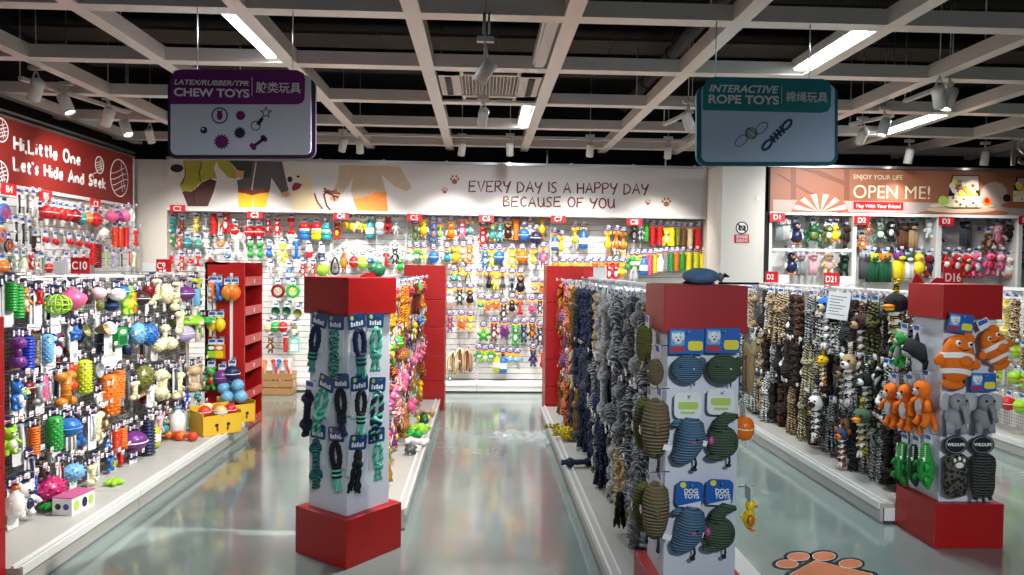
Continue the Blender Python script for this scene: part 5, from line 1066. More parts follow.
put_text('Play With Your Friend', 'lettering', t, lambda u, v, d: P2(u, v, d - .004), 688, 324, 30, 'letter_white', 335, bold=.0002)
P = clip2(quadmap(YF, 890, 160, 7.64)); m = MB()
prd(m, [(690, 300), (694, 240), (715, 200), (750, 175), (800, 166), (850, 180), (885, 215), (905, 290), (905, 340), (690, 340)], 'print_arch', 2, P)
prd(m, disc(560, 405, 350, 28), 'fan_rust', 3, P); prd(m, disc(545, 378, 265, 26), 'print_disc', 4, P); prd(m, disc(545, 350, 250, 22), 'fan_cream', 4, P); prd(m, disc(1000, 345, 150, 26), 'fan_rust', 3, P); m.build('printed_plinth', t)
def boxprint(u0, v0, u1, v1, seed):
    m = MB(); rr = random.Random(seed); prd(m, [(u0 - 10, v1 - 60), (u0 + 20, v0), (u1 - 5, v0), (u1, v1 - 60)], 'print_black', 5, P); prd(m, [(u0 + 30, v0 + 8), (u1 - 12, v0 + 8), (u1 - 10, v1 - 130), (u0 + 15, v1 - 130)], 'banner_band', 6, P)
    for k in range(26): prd(m, disc(rr.uniform(u0 + 20, u1 - 20), rr.uniform(v0 + 50, v1 - 85), rr.uniform(12, 26), None, 10), rr.choice(['card_pink', 'card_lime', 'card_yellow', 'comb_red', 'card_white', 'print_orange', 'print_cream']), 7 + k % 4, P)
    prd(m, [(u0 - 10, v1 - 85), (u1, v1 - 85), (u1, v1), (u0 - 10, v1)], 'print_cream', 11, P)
    for k in range(16): prd(m, disc(rr.uniform(u0, u1 - 10), rr.uniform(v1 - 76, v1 - 8), rr.uniform(5, 11), None, 8), rr.choice(['print_black', 'card_lime', 'card_pink', 'card_grey', 'card_purple']), 12, P)
    m.build('printed_toy_box', t)
boxprint(450, 115, 685, 362, 4)
boxprint(945, 130, 1180, 320, 6)
for cx, cy, r, k in ((405, 312, 38, 'card_lime'), (738, 318, 34, 'print_orange'), (890, 290, 30, 'print_black')): m = MB(); prd(m, disc(cx, cy, r), k, 5, P); prd(m, disc(cx, cy - 8, r * .6), 'comb_red' if k == 'print_orange' else k, 6, P); m.build('printed_ball', t)
# cut letters hanging by the D wall
def letters(px, py, s, size, lab):
    p = at_y(px, py, 7.9); o = text(s, 'hanging_letter', None, p, size, 'steel', bold=.004, depth=.012); tag(o, lab, 'letters'); return o
letters(1009, 165, 'I', .36, 'silver hanging letter I above the brown OPEN ME banner'); letters(1017, 164, 'S', .36, 'silver hanging letter S cut by the edge of view above the brown banner')
for px in (1011, 1020): p = at_y(px, 145, 7.9); rod('ceiling_hanger_wire', [(p.x, 7.9, p.z), (p.x, 7.9, 3.06)], .003)

# ------------------------------------------------------------------ free-standing racks
RACK = {}
def rack_bay(key, label, s, Xp, Xd, y0, y1, top, panel='perf_grey', last=False, deckz=.13):
    """one metal bay: back panel at Xp, goods on the s side, deck out to Xd"""
    t = RACK.setdefault(key, []); e = empty('rack_bay', ((Xp + Xd) / 2, (y0 + y1) / 2, 0), label, 'shop rack'); t.append((y0, y1, e))
    lo, hi = sorted((Xp, Xp - s * .03)); m = MB(); m.box((lo, y0, .1), (hi, y1, top - .03), panel); m.build('back_panel', e)
    for y in ((y0, y1) if last else (y0,)): m = MB(); m.box((lo - .015, y - .015, 0), (hi + .015, y + .015, top), 'perf_white'); m.build('upright', e)
    m = MB(); m.box((lo - .02, y0, top - .03), (hi + .02, y1, top), 'white_metal'); m.build('top_rail', e)
    lo, hi = sorted((Xp, Xd)); m = MB(); m.box((lo, y0 + .002, deckz - .03), (hi, y1 - .002, deckz), 'deck_grey'); m.build('deck', e)
    m = MB(); a, b = sorted((Xd, Xd - s * .02)); m.box((a, y0 + .003, .01), (b, y1 - .003, deckz - .03), 'deck_grey'); m.box((a - .004, y0 + .003, .0), (b + .004, y1 - .003, .015), 'card_grey'); m.build('kick_plate', e)
    m = MB(); a, b = sorted((Xd + s * .012, Xd)); m.box((a, y0 + .003, deckz - .035), (b, y1 - .003, deckz + .008), 'white_metal'); a, b = sorted((Xd - s * .03, Xd - s * .042)); m.box((a, y0 + .003, deckz), (b, y1 - .003, deckz + .012), 'white_metal'); m.build('price_rail', e)
    return e
def bay_at(key, y):
    for y0, y1, e in RACK[key]:
        if y < y1: return e
    return RACK[key][-1][2]
def top_sign(px, py, X, ztop, s, txt, par, card_dy, white=True):
    p = at_x(px, py, X); y = p.y
    m = MB(); m.box((X - .075, y, ztop + .01), (X + .05, y + .008, ztop + .12), 'sign_red'); m.box((X - .03, y + .002, ztop - .02), (X - .01, y + .006, ztop + .02), 'steel'); o = m.build('rack_sign', par)
    if txt: f = text(txt, 'lettering', None, (0, 0, 0), .075, 'letter_white', bold=.001, sx=.8); f.parent = o; f.location = (X - .068, y - .002, ztop + .04)
    if white:
        a, b = (X - .19, X - .09) if card_dy < 0 else (X + .06, X + .17); m = MB(); m.box((a, y, ztop + .005), (b, y + .004, ztop + .09), 'tag_white'); m.build('price_card', par)
# C10 rack
XP = -2.75; yl = [3.63, 4.87, 6.0, 7.13]
for i in range(3): rack_bay('C', ('grey mesh rack bay of chew toys at the near end of the C10 rack', 'grey mesh rack bay under the C10 sign', 'grey mesh rack bay of cream bones beside the red cubby cabinet')[i], 1, XP, -2.18, yl[i], yl[i + 1], 1.5, last=i == 2)
top_sign(82, 262, -2.72, 1.5, 1, 'C10', RACK['C'][1][2], -1); top_sign(165, 262, -2.72, 1.5, 1, 'C9', RACK['C'][2][2], -1)
planeL = lambda px, py: at_x(px, py, -2.56)
LR = ["4,296,28,rs,green;13,301,32,rs,green,lime green;28,300,24,fg,orange,cream;40,297,14,bo,red,white;53,304,20,lb,lime green,yellow green;73,298,24,hm,pink;85,296,16,so,dark brown;97,293,12,ba,pale pink,white;104,305,12,so,olive;110,294,12,ba,white,pink;117,291,11,ba,blue;113,305,12,ba,navy,blue;124,300,28,fg,lime green,yellow;132,302,22,ss,amber;140,298,14,ba,dark brown;147,290,17,so,dark red;153,297,15,bo,cream;157,289,21,bo,cream;166,293,21,so,cream;172,301,18,db,cream;178,292,21,bo,cream,white;186,293,15,ba,purple,white;193,297,17,ss,light blue;198,288,20,bo,yellow green,orange;206,293,16,fg,pale grey,red",
      "15,352,30,db,purple,cream;28,353,32,rs,royal blue;43,348,28,ss,light blue;57,338,15,st,royal blue,white;72,333,17,st,blue,royal blue;88,331,13,cu,olive;98,329,13,cu,tan,cream;107,328,14,cu,white;119,336,17,bx,green,dark green;127,348,14,so,navy;135,333,23,so,light blue;146,334,23,so,blue;154,345,14,sb,cream;161,334,20,db,cream;168,343,14,sb,cream,white;174,322,22,bo,cream;179,333,16,ba,lavender;184,328,26,tu,lime green,cream;190,325,22,tu,yellow green,cream;196,322,20,fg,green,white;202,326,20,tu,green,cream",
      "14,395,28,fg,blue,white;22,392,16,fi,lime green;30,387,13,ba,dark red;36,393,20,bo,grey;43,388,26,ss,pink;51,392,22,to,pale grey;60,388,34,bo,amber,brown;73,376,28,db,orange red,red;85,376,33,ss,yellow green;93,370,14,bw,grey;101,399,15,bw,white,cream;108,360,17,bw,white;108,394,40,ss,orange;121,383,26,rs,orange,orange red;129,390,18,bo,cream,brown;137,377,26,so,olive;145,385,22,fg,tan,brown;150,396,22,bo,white;157,383,28,db,cream;163,386,26,bo,cream;170,380,24,to,dark grey,white;177,385,26,bo,cream,white;185,374,28,to,black,white;192,378,26,db,beige,cream;198,376,26,to,tan,white;186,399,16,st,royal blue,white;195,396,13,fi,teal",
      "8,440,28,fg,lime green,white;21,437,26,to,grey;33,440,26,rs,orange;46,433,34,ss,green;54,428,22,to,pale grey,lime green;62,427,18,ba,blue,light blue;74,421,16,lb,black,white;74,440,22,to,cream,grey;82,431,28,bo,blue;90,426,24,to,white,grey;97,426,28,bo,cream;104,420,22,fg,brown,beige;112,445,16,fi,blue;118,441,22,rs,orange red;124,438,20,rs,orange;133,441,20,ba,purple;142,436,32,rs,navy;148,425,22,to,white,orange;154,437,34,bt,yellow green,lime green;160,424,18,bo,pale pink;165,426,18,bd,teal,mint green;172,418,24,bt,white,light blue;180,422,24,rs,lavender;185,420,22,to,yellow green,white;190,426,18,bt,navy,white;195,414,16,fg,red,white",
      "9,500,28,bt,white,orange;22,498,34,fg,white,navy;28,470,26,to,navy,blue;34,490,30,to,royal blue,white;41,470,22,bo,dark brown;48,489,30,sb,magenta;56,472,20,to,dark red,white;65,472,20,sb,light blue,white;75,470,24,to,black,white;86,477,26,bo,cream;93,478,22,fi,blue;100,470,24,to,white,grey;109,470,25,bo,blue;115,472,24,rs,yellow green;121,464,26,rs,red;128,470,24,lo,purple;134,466,22,lo,dark red;141,468,22,lo,magenta,dark red"]
catL = {}
FILL = [('to', 'grey', 'white'), ('to', 'navy', 'pale grey'), ('bo', 'dark grey', 'white'), ('to', 'dark brown', 'orange'), ('rs', 'slate blue', 'white'), ('to', 'steel blue', 'white'), ('bo', 'beige', 'white'), ('to', 'pale grey', 'lime green'), ('fg', 'dark red', 'white')]
for ri, row in enumerate(LR):
    its = []
    for q in row.split(';'):
        it = q.split(','); px, py, L = float(it[0]), float(it[1]), float(it[2]); c = planeL(px, py); topz = planeL(px, py - L / 2).z
        its.append([c.y, c.x + RNG.uniform(-.03, .05), topz, (topz - c.z) * 2.1, it[3], it[4], it[5] if len(it) > 5 else None])
    its.sort(); rr = random.Random(40 + ri); extra = []
    for p, q in zip(its, its[1:]):
        g = q[0] - p[0]; n = int(g / .062)
        for k in range(1, n): f = k / n; code, col, acc = rr.choice(FILL); extra.append([p[0] + g * f, -2.63, p[2] + (q[2] - p[2]) * f + rr.uniform(-.02, .02), rr.uniform(.17, .24), code, col, acc])
    its = sorted(its + extra); rn = ('top row', 'second row', 'third row', 'fourth row', 'bottom row')[ri]
    for ci, (y, x, topz, h, code, col, acc) in enumerate(its):
        if topz - h < .14: h = topz - .145
        pos = Vector((x, y, topz + .045))
        toy(code, col, pos, PI / 2, h, '%s %s, %s from the near end, %s of the C10 rack' % (col, KIND[code][1], ordw(ci + 1), rn), 'chew toys on the C10 rack', 'nt' if (ci + ri) % 2 == 0 else 'n', acc, RNG.uniform(-.25, .15), 0, 1.28)
        hook(bay_at('C', y), pos, PI / 2, pos.x - XP, .06)
# cubby cabinets and red end panels
def panel_cab(label, x0, x1, y0, y1, top, seams=(.33, .62, .92, 1.22), face='y'):
    t = empty('red_end_cabinet', ((x0 + x1) / 2, (y0 + y1) / 2, 0), label, 'display cabinet')
    z = [0] + [s_ for s_ in seams if s_ < top - .1] + [top]
    for a, b in zip(z, z[1:]): m = MB(); m.box((x0, y0, a + .002), (x1, y1, b - .002), 'red_board'); m.build('board_tier', t, .004)
    return t
t = empty('red_cubby_cabinet', (-2.41, 7.43, 0), 'tall red cardboard cabinet with open cubbies and price strips', 'display cabinet')
x0, x1, y0, y1, tp = -2.59, -2.225, 7.15, 7.73, 1.6
m = MB(); m.box((x0, y0, 0), (x1, y0 + .02, tp), 'red_board'); m.box((x0, y1 - .02, 0), (x1, y1, tp), 'red_board'); m.box((x0, y0, 0), (x0 + .02, y1, tp), 'red_board'); m.box((x0, y0, tp - .02), (x1 - .15, y1, tp), 'red_board'); m.build('carcass', t)
mat('red_light', (200, 42, 40), .4)
for z in (.02, .30, .57, .83, 1.11, 1.39):
    m = MB(); m.box((x0 + .02, y0 + .02, z), (x1 - .01, y1 - .02, z + .02), 'red_board'); m.build('shelf', t)
    m = MB(); m.box((x1 - .01, y0 + .015, z - .01), (x1 + .004, y1 - .015, z + .075), 'red_light'); s = m.build('price_strip', t)
    m = MB(); P = lambda u, v, d: Vector((x1 + .0055 + d, (y0 + y1) / 2 + u, z + .03 + v)); m.prism(disc(0, -.008, .014, .012, 10), 0, .001, 'letter_white', P)
    for a in (-.018, -.006, .006, .018): m.prism(disc(a, .012, .005, .006, 8), 0, .001, 'letter_white', P)
    m.build('paw_mark', s)
m = MB(); m.prism([(y0, tp - .02), (y0 + .1, tp + .05), (y0 + .2, tp + .015), (y1, tp - .02)], x0, x0 + .012, 'red_board', lambda u, v, d: Vector((d, u, v))); m.build('header_flap', t)
panel_cab('red end panel cabinet cut by the picture edge, before the C10 rack', -2.9, at_y(5, 400, 3.62).x, 3.3, 3.62, 1.335)
# toys clipped on the near face of the cubby cabinet
planeK = lambda px, py: at_y(px, py, 7.08)
KR = [["212,292,19,bo,orange,amber", "218,292,19,bo,blue,white", "227.5,293,17,le,amber,green", "234.5,293,17,le,orange,green"], ["212,325,15,le,yellow,green", "220,325,15,le,yellow,lime green"], ["212,352,14,bx,dark green,lime green", "220,352,14,bx,amber,yellow"], ["211,379,24,fg,green,red", "222,378,16,ba,purple,grey", "232,374,16,ba,navy,white", "204,386,16,fg,dark red,green", "227,388,12,fi,dark green,black"]]
strip_e = empty('clip_strip', (-2.45, 7.13, 0), 'hanging clip strips of toys on the red cubby cabinet side', 'clip strip')
m = MB()
for px in (214, 231): p = at_y(px, 300, 7.13); m.box((p.x - .012, 7.135, .65), (p.x + .012, 7.148, 1.5), 'card_white')
m.build('strip', strip_e)
for ri, r_ in enumerate(KR):
    for ci, q in enumerate(r_):
        it = q.split(','); px, py, L = map(float, it[:3]); c = planeK(px, py); tz = planeK(px, py - L / 2).z
        toy(it[3], it[4], Vector((c.x, c.y, tz + .045)), 0, (tz - c.z) * 2, '%s %s, %s clipped beside the red cubbies in the %s clip row' % (it[4], KIND[it[3]][1], ordw(ci + 1), ordw(ri + 1)), 'toys clipped beside the red cubbies', 's', it[5])
        hook(strip_e, (c.x, c.y, tz + .045), 0, .06, .03, False)
# things lying on the C10 deck
def lying(code, col, px, py, zc, L, rot, label, acc=None, z0=.13, cat=None, group=None):
    p = at_z(px, py, zc); nm = KIND[code][0]; root = empty(nm, p, label, cat or KIND[code][2], group); root.rotation_euler = rot
    for pn, me in proto(code):
        o = bpy.data.objects.new(pn, me); COL.objects.link(o); o.parent = root; o.scale = (L, L, L); o.location = (0, 0, L / 2); o.color = (*colour(col), 1); o['accent'] = colour(acc or 'white')
    return root
lying('db', 'orange', 175, 435, .17, .2, (PI / 2, 0, 1.2), 'orange dumbbell lying on the deck, farther from the yellow carton', 'orange red'); lying('db', 'orange red', 186, 436, .17, .2, (PI / 2, 0, 1.4), 'orange dumbbell lying on the deck, next to the yellow carton')
lying('st', 'lime green', 114, 482, .15, .14, (PI / 2, 0, .4), 'lime star toy lying flat on the deck under the C10 rack', 'yellow'); lying('st', 'green', 49, 506, .16, .13, (PI / 2, 0, .2), 'green star toy lying by the pink and white carton', 'dark green')
t = empty('toy_carton', at_z(74, 510, .13), 'small pink and white printed carton on the deck below the C10 rack', 'box', rz=-.15); m = MB(); m.box((-.06, -.1, 0), (.06, .1, .1), 'card_white'); m.build('carton', None); o = bpy.data.objects['carton']; o.parent = t
m = MB(); m.box((-.062, -.102, .098), (.062, .102, .104), 'card_pink'); o = m.build('lid'); o.parent = t
m = MB()
for y, k in ((-.06, 'card_lime'), (0.01, 'print_ink'), (.065, 'card_lime')): m.prism(disc(y, .05, .022, .03, 12), .06, .062, k, lambda u, v, d: Vector((d, u, v)))
for x, k in ((-.025, 'print_ink'), (.025, 'card_purple')): m.prism(disc(x, .05, .018, .018, 12), -.102, -.1, k)
o = m.build('printed_pattern'); o.parent = t
def carton_bin(px, py, w, d, h, rz, label):
    p = at_z(px, py, .13); t = empty('yellow_carton', p, label, 'box', None, rz); m = MB(); k = 'card_carton'
    for lo, hi in (((-w / 2, -d / 2, 0), (w / 2, -d / 2 + .006, h)), ((-w / 2, d / 2 - .006, 0), (w / 2, d / 2, h * 1.35)), ((-w / 2, -d / 2, 0), (-w / 2 + .006, d / 2, h * 1.15)), ((w / 2 - .006, -d / 2, 0), (w / 2, d / 2, h * 1.15)), ((-w / 2, -d / 2, 0), (w / 2, d / 2, .006))): m.box(lo, hi, k)
    o = m.build('carton'); o.parent = t; m = MB()
    for x in (-.05, .05): m.prism(disc(x, h * .5, .016, .016, 10), -d / 2 - .002, -d / 2, 'print_ink'); m.prism(disc(-x * .9, h * .3, .01, .02, 8), -d / 2 - .002, -d / 2, 'print_rust')
    o = m.build('printed_paw'); o.parent = t; return t, p
mat('card_carton', (216, 172, 40), .6, noise=.12, nscale=10)
c1, p1 = carton_bin(216, 432, .34, .26, .17, .75, 'open yellow carton of small toys on the deck beside orange dumbbells'); c2, p2 = carton_bin(236, 421, .26, .24, .17, .75, 'open yellow carton on the deck touching the red cubby cabinet')
for i, (dx, dy, cl) in enumerate(((-.08, -.05, 'orange red'), (.06, -.06, 'beige'), (0, .05, 'amber'), (.1, .06, 'red'), (-.1, .07, 'cream'))):
    toy('ba', cl, p1 + Vector((dx, dy, .24)), 0, .11, '%s ball in the open yellow carton by the dumbbells' % cl, 'balls in the yellow carton', None, 'white')
for i, (dx, dy, dz) in enumerate(((-.06, -.06, 0), (.06, -.05, .0), (0, .05, .02), (-.12, .02, .07), (.02, -.02, .1))):
    toy('sb', 'light blue', p2 + Vector((dx, dy, .3 + dz)), 0, .13, 'pale blue spiky ball heaped in the carton touching the red cubby cabinet', 'pale blue balls in the carton', None, 'white')

# crate below bay C3 with packs of tools
t = empty('wooden_crate', at_y(277, 391, 9.3) * 1, 'slatted wooden crate of carded toys below bay C3', 'crate'); pc = Vector((at_y(277, 391, 9.3).x, 9.3, .0)); t.location = pc
m = MB()
for z in (.01, .1, .19):
    for y in (-.13, .13): m.box((-.2, y - .008, z), (.2, y + .008, z + .075), 'wood')
    for x in (-.2, .2): m.box((x - .008, -.13, z), (x + .008, .13, z + .075), 'wood')
m.box((-.2, -.13, 0), (.2, .13, .012), 'wood')
for x in (-.185, .185):
    for y in (-.11, .11): m.box((x - .012, y - .012, 0), (x + .012, y + .012, .27), 'wood')
o = m.build('crate_body'); o.parent = t
for i, (dx, cl, tl) in enumerate(((-.13, 'orange', .25), (-.05, 'red', -.2), (.03, 'blue', .3), (.1, 'orange red', -.25), (.15, 'white', .15))):
    toy('to', cl, pc + Vector((dx, -.02 + .02 * i % .05, .43)), 0, .36, '%s carded chew standing in the wooden crate below bay C3' % cl, 'carded chews in the crate', None, 'red', 0, tl)

# centre rack of coloured toys
XC = -.9; ym = [4.5, 5.75, 7.0, 8.22]
for i in range(3): rack_bay('M', ('white mesh rack bay of bright toys behind the teal-toy pillar', 'white mesh rack bay of bright toys, middle of the centre rack', 'white mesh rack bay of bright toys against the bright red end cabinet')[i], 1, XC, -.45, ym[i], ym[i + 1], 1.5, 'perf_grey', i == 2)
for i in range(3):
    m = MB(); m.box((XC - .1, ym[i] + .002, .02), (XC - .03, ym[i + 1] - .002, .13), 'white_metal'); m.build('rear_deck', RACK['M'][i][2])
panel_cab('bright red end cabinet closing the far end of the coloured toy rack', -.85, -.4, 8.25, 8.6, 1.6)
pool = [('ra', 'red', 'yellow'), ('pg', 'pink', 'magenta'), ('ba', 'green', 'yellow'), ('fg', 'yellow', 'orange'), ('bd', 'yellow', 'red'), ('re', 'orange', 'red'), ('ba', 'red', 'blue'), ('fr', 'green', 'lime green'), ('rb', 'magenta', 'yellow'), ('fg', 'navy', 'white'), ('bo', 'pink', 'pink'), ('ra', 'orange red', 'white'), ('st', 'purple', 'yellow'), ('fg', 'dark brown', 'beige'), ('ra', 'dark red', 'amber'), ('pg', 'pale pink', 'pink'), ('rd', 'yellow', 'red'), ('rd', 'dark green', 'red'), ('ch', 'amber', 'red'), ('ba', 'royal blue', 'white')]
rowsM = ((1.47, .32, 'top row'), (1.13, .3, 'second row'), (.82, .3, 'third row'), (.5, .3, 'bottom row'))
for ri, (z, L, rn) in enumerate(rowsM):
    n = 30
    for i in range(n):
        y = 4.6 + (8.12 - 4.6) * i / (n - 1); rr = random.Random(100 * ri + i); code, col, acc = pool[(i * 5 + ri * 7 + rr.randrange(3)) % len(pool)]
        if ri == 0 and i < 3: code, col, acc = ('fr', 'green', 'dark green') if i == 1 else ('ra', 'red', 'yellow')
        if ri == 2 and rr.random() < .5: code, col, acc = 'pg', 'pink', 'pale pink'
        h = {'ra': .34, 're': .32, 'rb': .32, 'rd': .34, 'ba': .11, 'pg': .15, 'bd': .16, 'st': .14, 'fr': .17}.get(code, .19) * rr.uniform(.85, 1.1); x = -.64 + rr.uniform(-.06, .05)
        h = min(h, z - .2)
        toy(code, col, (x, y, z), PI / 2, h, '%s %s, %s along the %s of the coloured centre rack' % (col, KIND[code][1], ordw(i + 1), rn), 'bright toys on the centre rack', 's', acc, rr.uniform(-.3, .3))
        hook(bay_at('M', y), (x, y, z), PI / 2, x - XC, .05)
for px, py, code, col, acc, rot in ((413, 433, 'fg', 'green', 'white', (PI / 2, 0, 1)), (420, 427, 'fr', 'lime green', 'green', (PI / 2, 0, .5)), (417, 441, 'bo', 'white', 'green', (PI / 2, 0, 1.2)), (424, 419, 'bd', 'dark green', 'yellow', (PI / 2, 0, .2)), (411, 449, 'fi', 'dark grey', 'white', (PI / 2, 0, 1.2)), (425, 412, 'bo', 'tan', 'orange', (PI / 2, 0, 1.5))):
    lying(code, col, px, py, .17, .2, rot, '%s %s lying on the deck of the coloured centre rack' % (col, KIND[code][1]), acc, group='toys lying on the centre rack deck')

# centre rope rack
XR = 1.06; yr = [3.5, 4.75, 5.4, 6.6, 7.82]
yr = [3.52, 4.95, 6.4, 7.85]
for i in range(3): rack_bay('R', ('dark mesh rack bay of grey ropes behind the corduroy pillar', 'dark mesh rack bay of blue ropes, middle of the centre rope rack', 'dark mesh rack bay of red and yellow ropes by the far red cabinet')[i], -1, XR, .64, yr[i], yr[i + 1], 1.5, 'perf_dark', i == 2)
for i in range(3):
    m = MB(); m.box((XR + .03, yr[i] + .002, .02), (XR + .3, yr[i + 1] - .002, .13), 'white_metal'); m.build('rear_deck', RACK['R'][i][2])
panel_cab('dark-side red end cabinet closing the far end of the centre rope rack', .68, 1.3, 7.9, 8.3, 1.612)
FAR = [('rd', 'red', 'white'), ('rb', 'orange red', 'tan'), ('re', 'amber', 'dark red'), ('ra', 'orange red', 'beige'), ('rd', 'dark red', 'olive'), ('rc', 'dark red', 'slate blue'), ('rd', 'orange', 'navy'), ('rb', 'blue', 'red'), ('re', 'cream', 'orange red'), ('rd', 'olive', 'amber'), ('rd', 'beige', 'red')]
MID = [('rc', 'navy', 'slate blue'), ('ra', 'slate blue', 'dark grey'), ('rb', 'navy', 'slate blue'), ('re', 'slate blue', 'dark grey'), ('rd', 'navy', 'dark grey'), ('rd', 'slate blue', 'black'), ('ra', 'dark grey', 'navy'), ('rd', 'beige', 'dark grey')]
NEAR = [('rc', 'pale grey', 'grey'), ('ra', 'grey', 'grey'), ('rc', 'grey', 'pale grey'), ('ra', 'pale grey', 'pale grey'), ('rb', 'grey', 'dark grey'), ('rc', 'beige', 'beige'), ('re', 'dark grey', 'grey'), ('ra', 'dark grey', 'pale grey')]
for ri, (z, L, rn) in enumerate(((1.46, .5, 'top row'), (1.0, .46, 'middle row'), (.6, .44, 'bottom row'))):
    n = 46
    for i in range(n):
        y = 3.66 + (7.78 - 3.66) * (i + .5) / n; rr = random.Random(500 + 100 * ri + i); src = FAR if y > 6.5 + rr.uniform(-.3, .3) else MID if y > 5.15 + rr.uniform(-.3, .3) else NEAR
        code, col, acc = rr.choice(src); x = .86 + rr.uniform(-.05, .06); h = L * rr.uniform(.88, 1.08); wide = rr.uniform(.75, 1.05)
        if ri == 2: h = min(h, z - .16)
        toy(code, col, (x, y, z), -PI / 2, h, '%s %s, %s from the corduroy pillar, %s, centre rope rack' % (col, KIND[code][1], ordw(i + 1), rn), 'ropes on the centre rope rack', 's', acc, rr.uniform(-.6, .6), 0, wide)
        if i % 1 == 0: hook(bay_at('R', y), (x, y, z), -PI / 2, XR - .03 - x, .06)
for px, py, zc, code, col, acc, rot, lab, L in ((588, 441, .19, 'rb', 'navy', 'slate blue', (PI / 2, 0, .3), 'dark blue ball rope lying on the deck below the middle ropes', .34), (572, 434, .19, 'rb', 'yellow', 'olive', (PI / 2, 0, 1.2), 'yellow ball rope lying on the deck by the red ropes', .34),
                                                (578, 462, .17, 'ra', 'navy', 'slate blue', (PI / 2, 0, 1.75), 'navy knotted rope poking out over the deck edge', .26), (560, 428, .17, 're', 'olive', 'yellow', (PI / 2, 0, .8), 'olive looped rope lying on the far deck end', .3)):
    lying(code, col, px, py, zc, L, rot, lab, acc)
toy('rd', 'black', at_y(620, 492, 4.1) + Vector((0, 0, .0)), 0, .2, 'black cord tassel hanging low beside the grey ropes', 'loose tassels', None, 'black')
# little tags on top of the rope rack
for i, (px, k) in enumerate(((590, 'sign_red'), (600, 'tag_white'))):
    p = at_x(px, 275, XR); m = MB(); m.box((XR - .06, p.y, 1.49), (XR + .06, p.y + .004, 1.6), k); o = m.build('rack_tag', bay_at('R', p.y))

# D21 rope rack
XQ = 3.0; yq = [4.62, 5.85, 7.05, 8.3]
for i in range(3): rack_bay('Q', ('grey mesh rack bay of plush ropes behind the clownfish pillar', 'grey mesh rack bay of black and white ropes under the D21 sign', 'grey mesh rack bay of pale blue ropes at the far end of the D21 rack')[i], -1, XQ, 2.535, yq[i], yq[i + 1], 1.46, 'perf_grey', i == 2)
for i in range(3):
    m = MB(); m.box((XQ + .03, yq[i] + .002, .02), (XQ + .12, yq[i + 1] - .002, .13), 'white_metal'); m.build('rear_deck', RACK['Q'][i][2])
m = MB(); m.box((2.56, 4.615, .02), (3.1, 4.625, .1), 'white_metal'); m.build('end_plate', RACK['Q'][0][2])
top_sign(833, 282, 2.97, 1.46, -1, 'D21', bay_at('Q', at_x(833, 282, 2.97).y), 1); top_sign(773, 280, 2.97, 1.46, -1, 'D2', RACK['Q'][2][2], 1); top_sign(955, 280, 3.0, 1.5, -1, 'D16', RACK['Q'][0][2], 1, False)
QF = [('rd', 'light blue', 'white'), ('re', 'pale grey', 'slate blue'), ('rd', 'dark grey', 'white'), ('rd', 'cream', 'light blue'), ('ra', 'beige', 'dark brown'), ('rc', 'dark grey', 'light blue'), ('rd', 'black', 'pale grey')]
QM = [('rd', 'dark brown', 'beige'), ('rc', 'dark brown', 'brown'), ('rb', 'black', 'dark brown'), ('rd', 'dark brown', 'black'), ('rd', 'dark brown', 'cream'), ('re', 'slate blue', 'white'), ('rc', 'dark brown', 'black')]
QN = [('rd', 'black', 'white'), ('rc', 'black', 'dark grey'), ('ra', 'black', 'dark brown'), ('rd', 'black', 'pale grey'), ('rb', 'black', 'dark grey'), ('rd', 'dark brown', 'white'), ('re', 'black', 'white'), ('rd', 'black', 'olive')]
for ri, (z, L, rn) in enumerate(((1.42, .46, 'top row'), (1.0, .44, 'middle row'), (.6, .42, 'bottom row'))):
    n = 44
    for i in range(n):
        y = 4.72 + (8.2 - 4.72) * (i + .5) / n; rr = random.Random(1500 + 100 * ri + i); src = QF if y > 7.1 + rr.uniform(-.3, .3) else QM if y > 6.2 + rr.uniform(-.3, .3) else QN
        code, col, acc = rr.choice(src); x = 2.8 + rr.uniform(-.06, .06); h = L * rr.uniform(.88, 1.08)
        if y < 6.1 and (i + ri) % 6 == 0:
            code, col, acc = rr.choice([('hb', 'black', 'dark grey'), ('hd', 'tan', 'white'), ('hd', 'dark brown', 'tan'), ('hd', 'dark grey', 'grey'), ('hd', 'black', 'white')]); x -= .05
        if ri == 2: h = min(h, z - .16)
        toy(code, col, (x, y, z), -PI / 2, h, '%s %s, %s from the clownfish pillar, %s, D21 rack' % (col, KIND[code][1], ordw(i + 1), rn), 'ropes on the D21 rack', 's', acc, rr.uniform(-.5, .5), 0, rr.uniform(.75, 1.) if code[0] == 'r' else 1.)
        hook(bay_at('Q', y), (x, y, z), -PI / 2, XQ - .03 - x, .06)
for px, py, code, col, acc, lab, L in ((826, 305, 'hd', 'blue', 'beige', 'blue capped plush head on a rope under the D21 sign', .5), (823, 360, 'hb', 'yellow', 'orange', 'yellow plush head on a rope in the middle of the D21 rack', .3), (850, 362, 'hd', 'tan', 'white', 'tan and white plush dog rope by the price sheet', .46),
                                       (896, 303, 'hb', 'black', 'yellow', 'black plush bird rope with yellow bill beside the red cap', .5), (816, 402, 'hd', 'white', 'dark brown', 'white plush head on a rope above the deck of the D21 rack', .42), (862, 416, 'hb', 'moss green', 'yellow', 'grey green plush bird rope with yellow bill, low on the D21 rack', .42), (842, 436, 'hd', 'slate blue', 'orange', 'dark plush head with orange snout hanging lowest on the D21 rack', .4)):
    p = at_x(px, py, 2.66); z = p.z + .3 * L; L = min(L, z - .15)
    toy(code, col, (2.66, p.y, z), -PI / 2, L, lab, 'ropes on the D21 rack', None, acc, .5); hook(bay_at('Q', p.y), (2.66, p.y, z), -PI / 2, XQ - .03 - 2.66, .03, False)
p = at_x(848, 305, 2.68); o = MB(); o.box((-.075, -.001, -.2), (.075, .001, 0), 'tag_white'); 
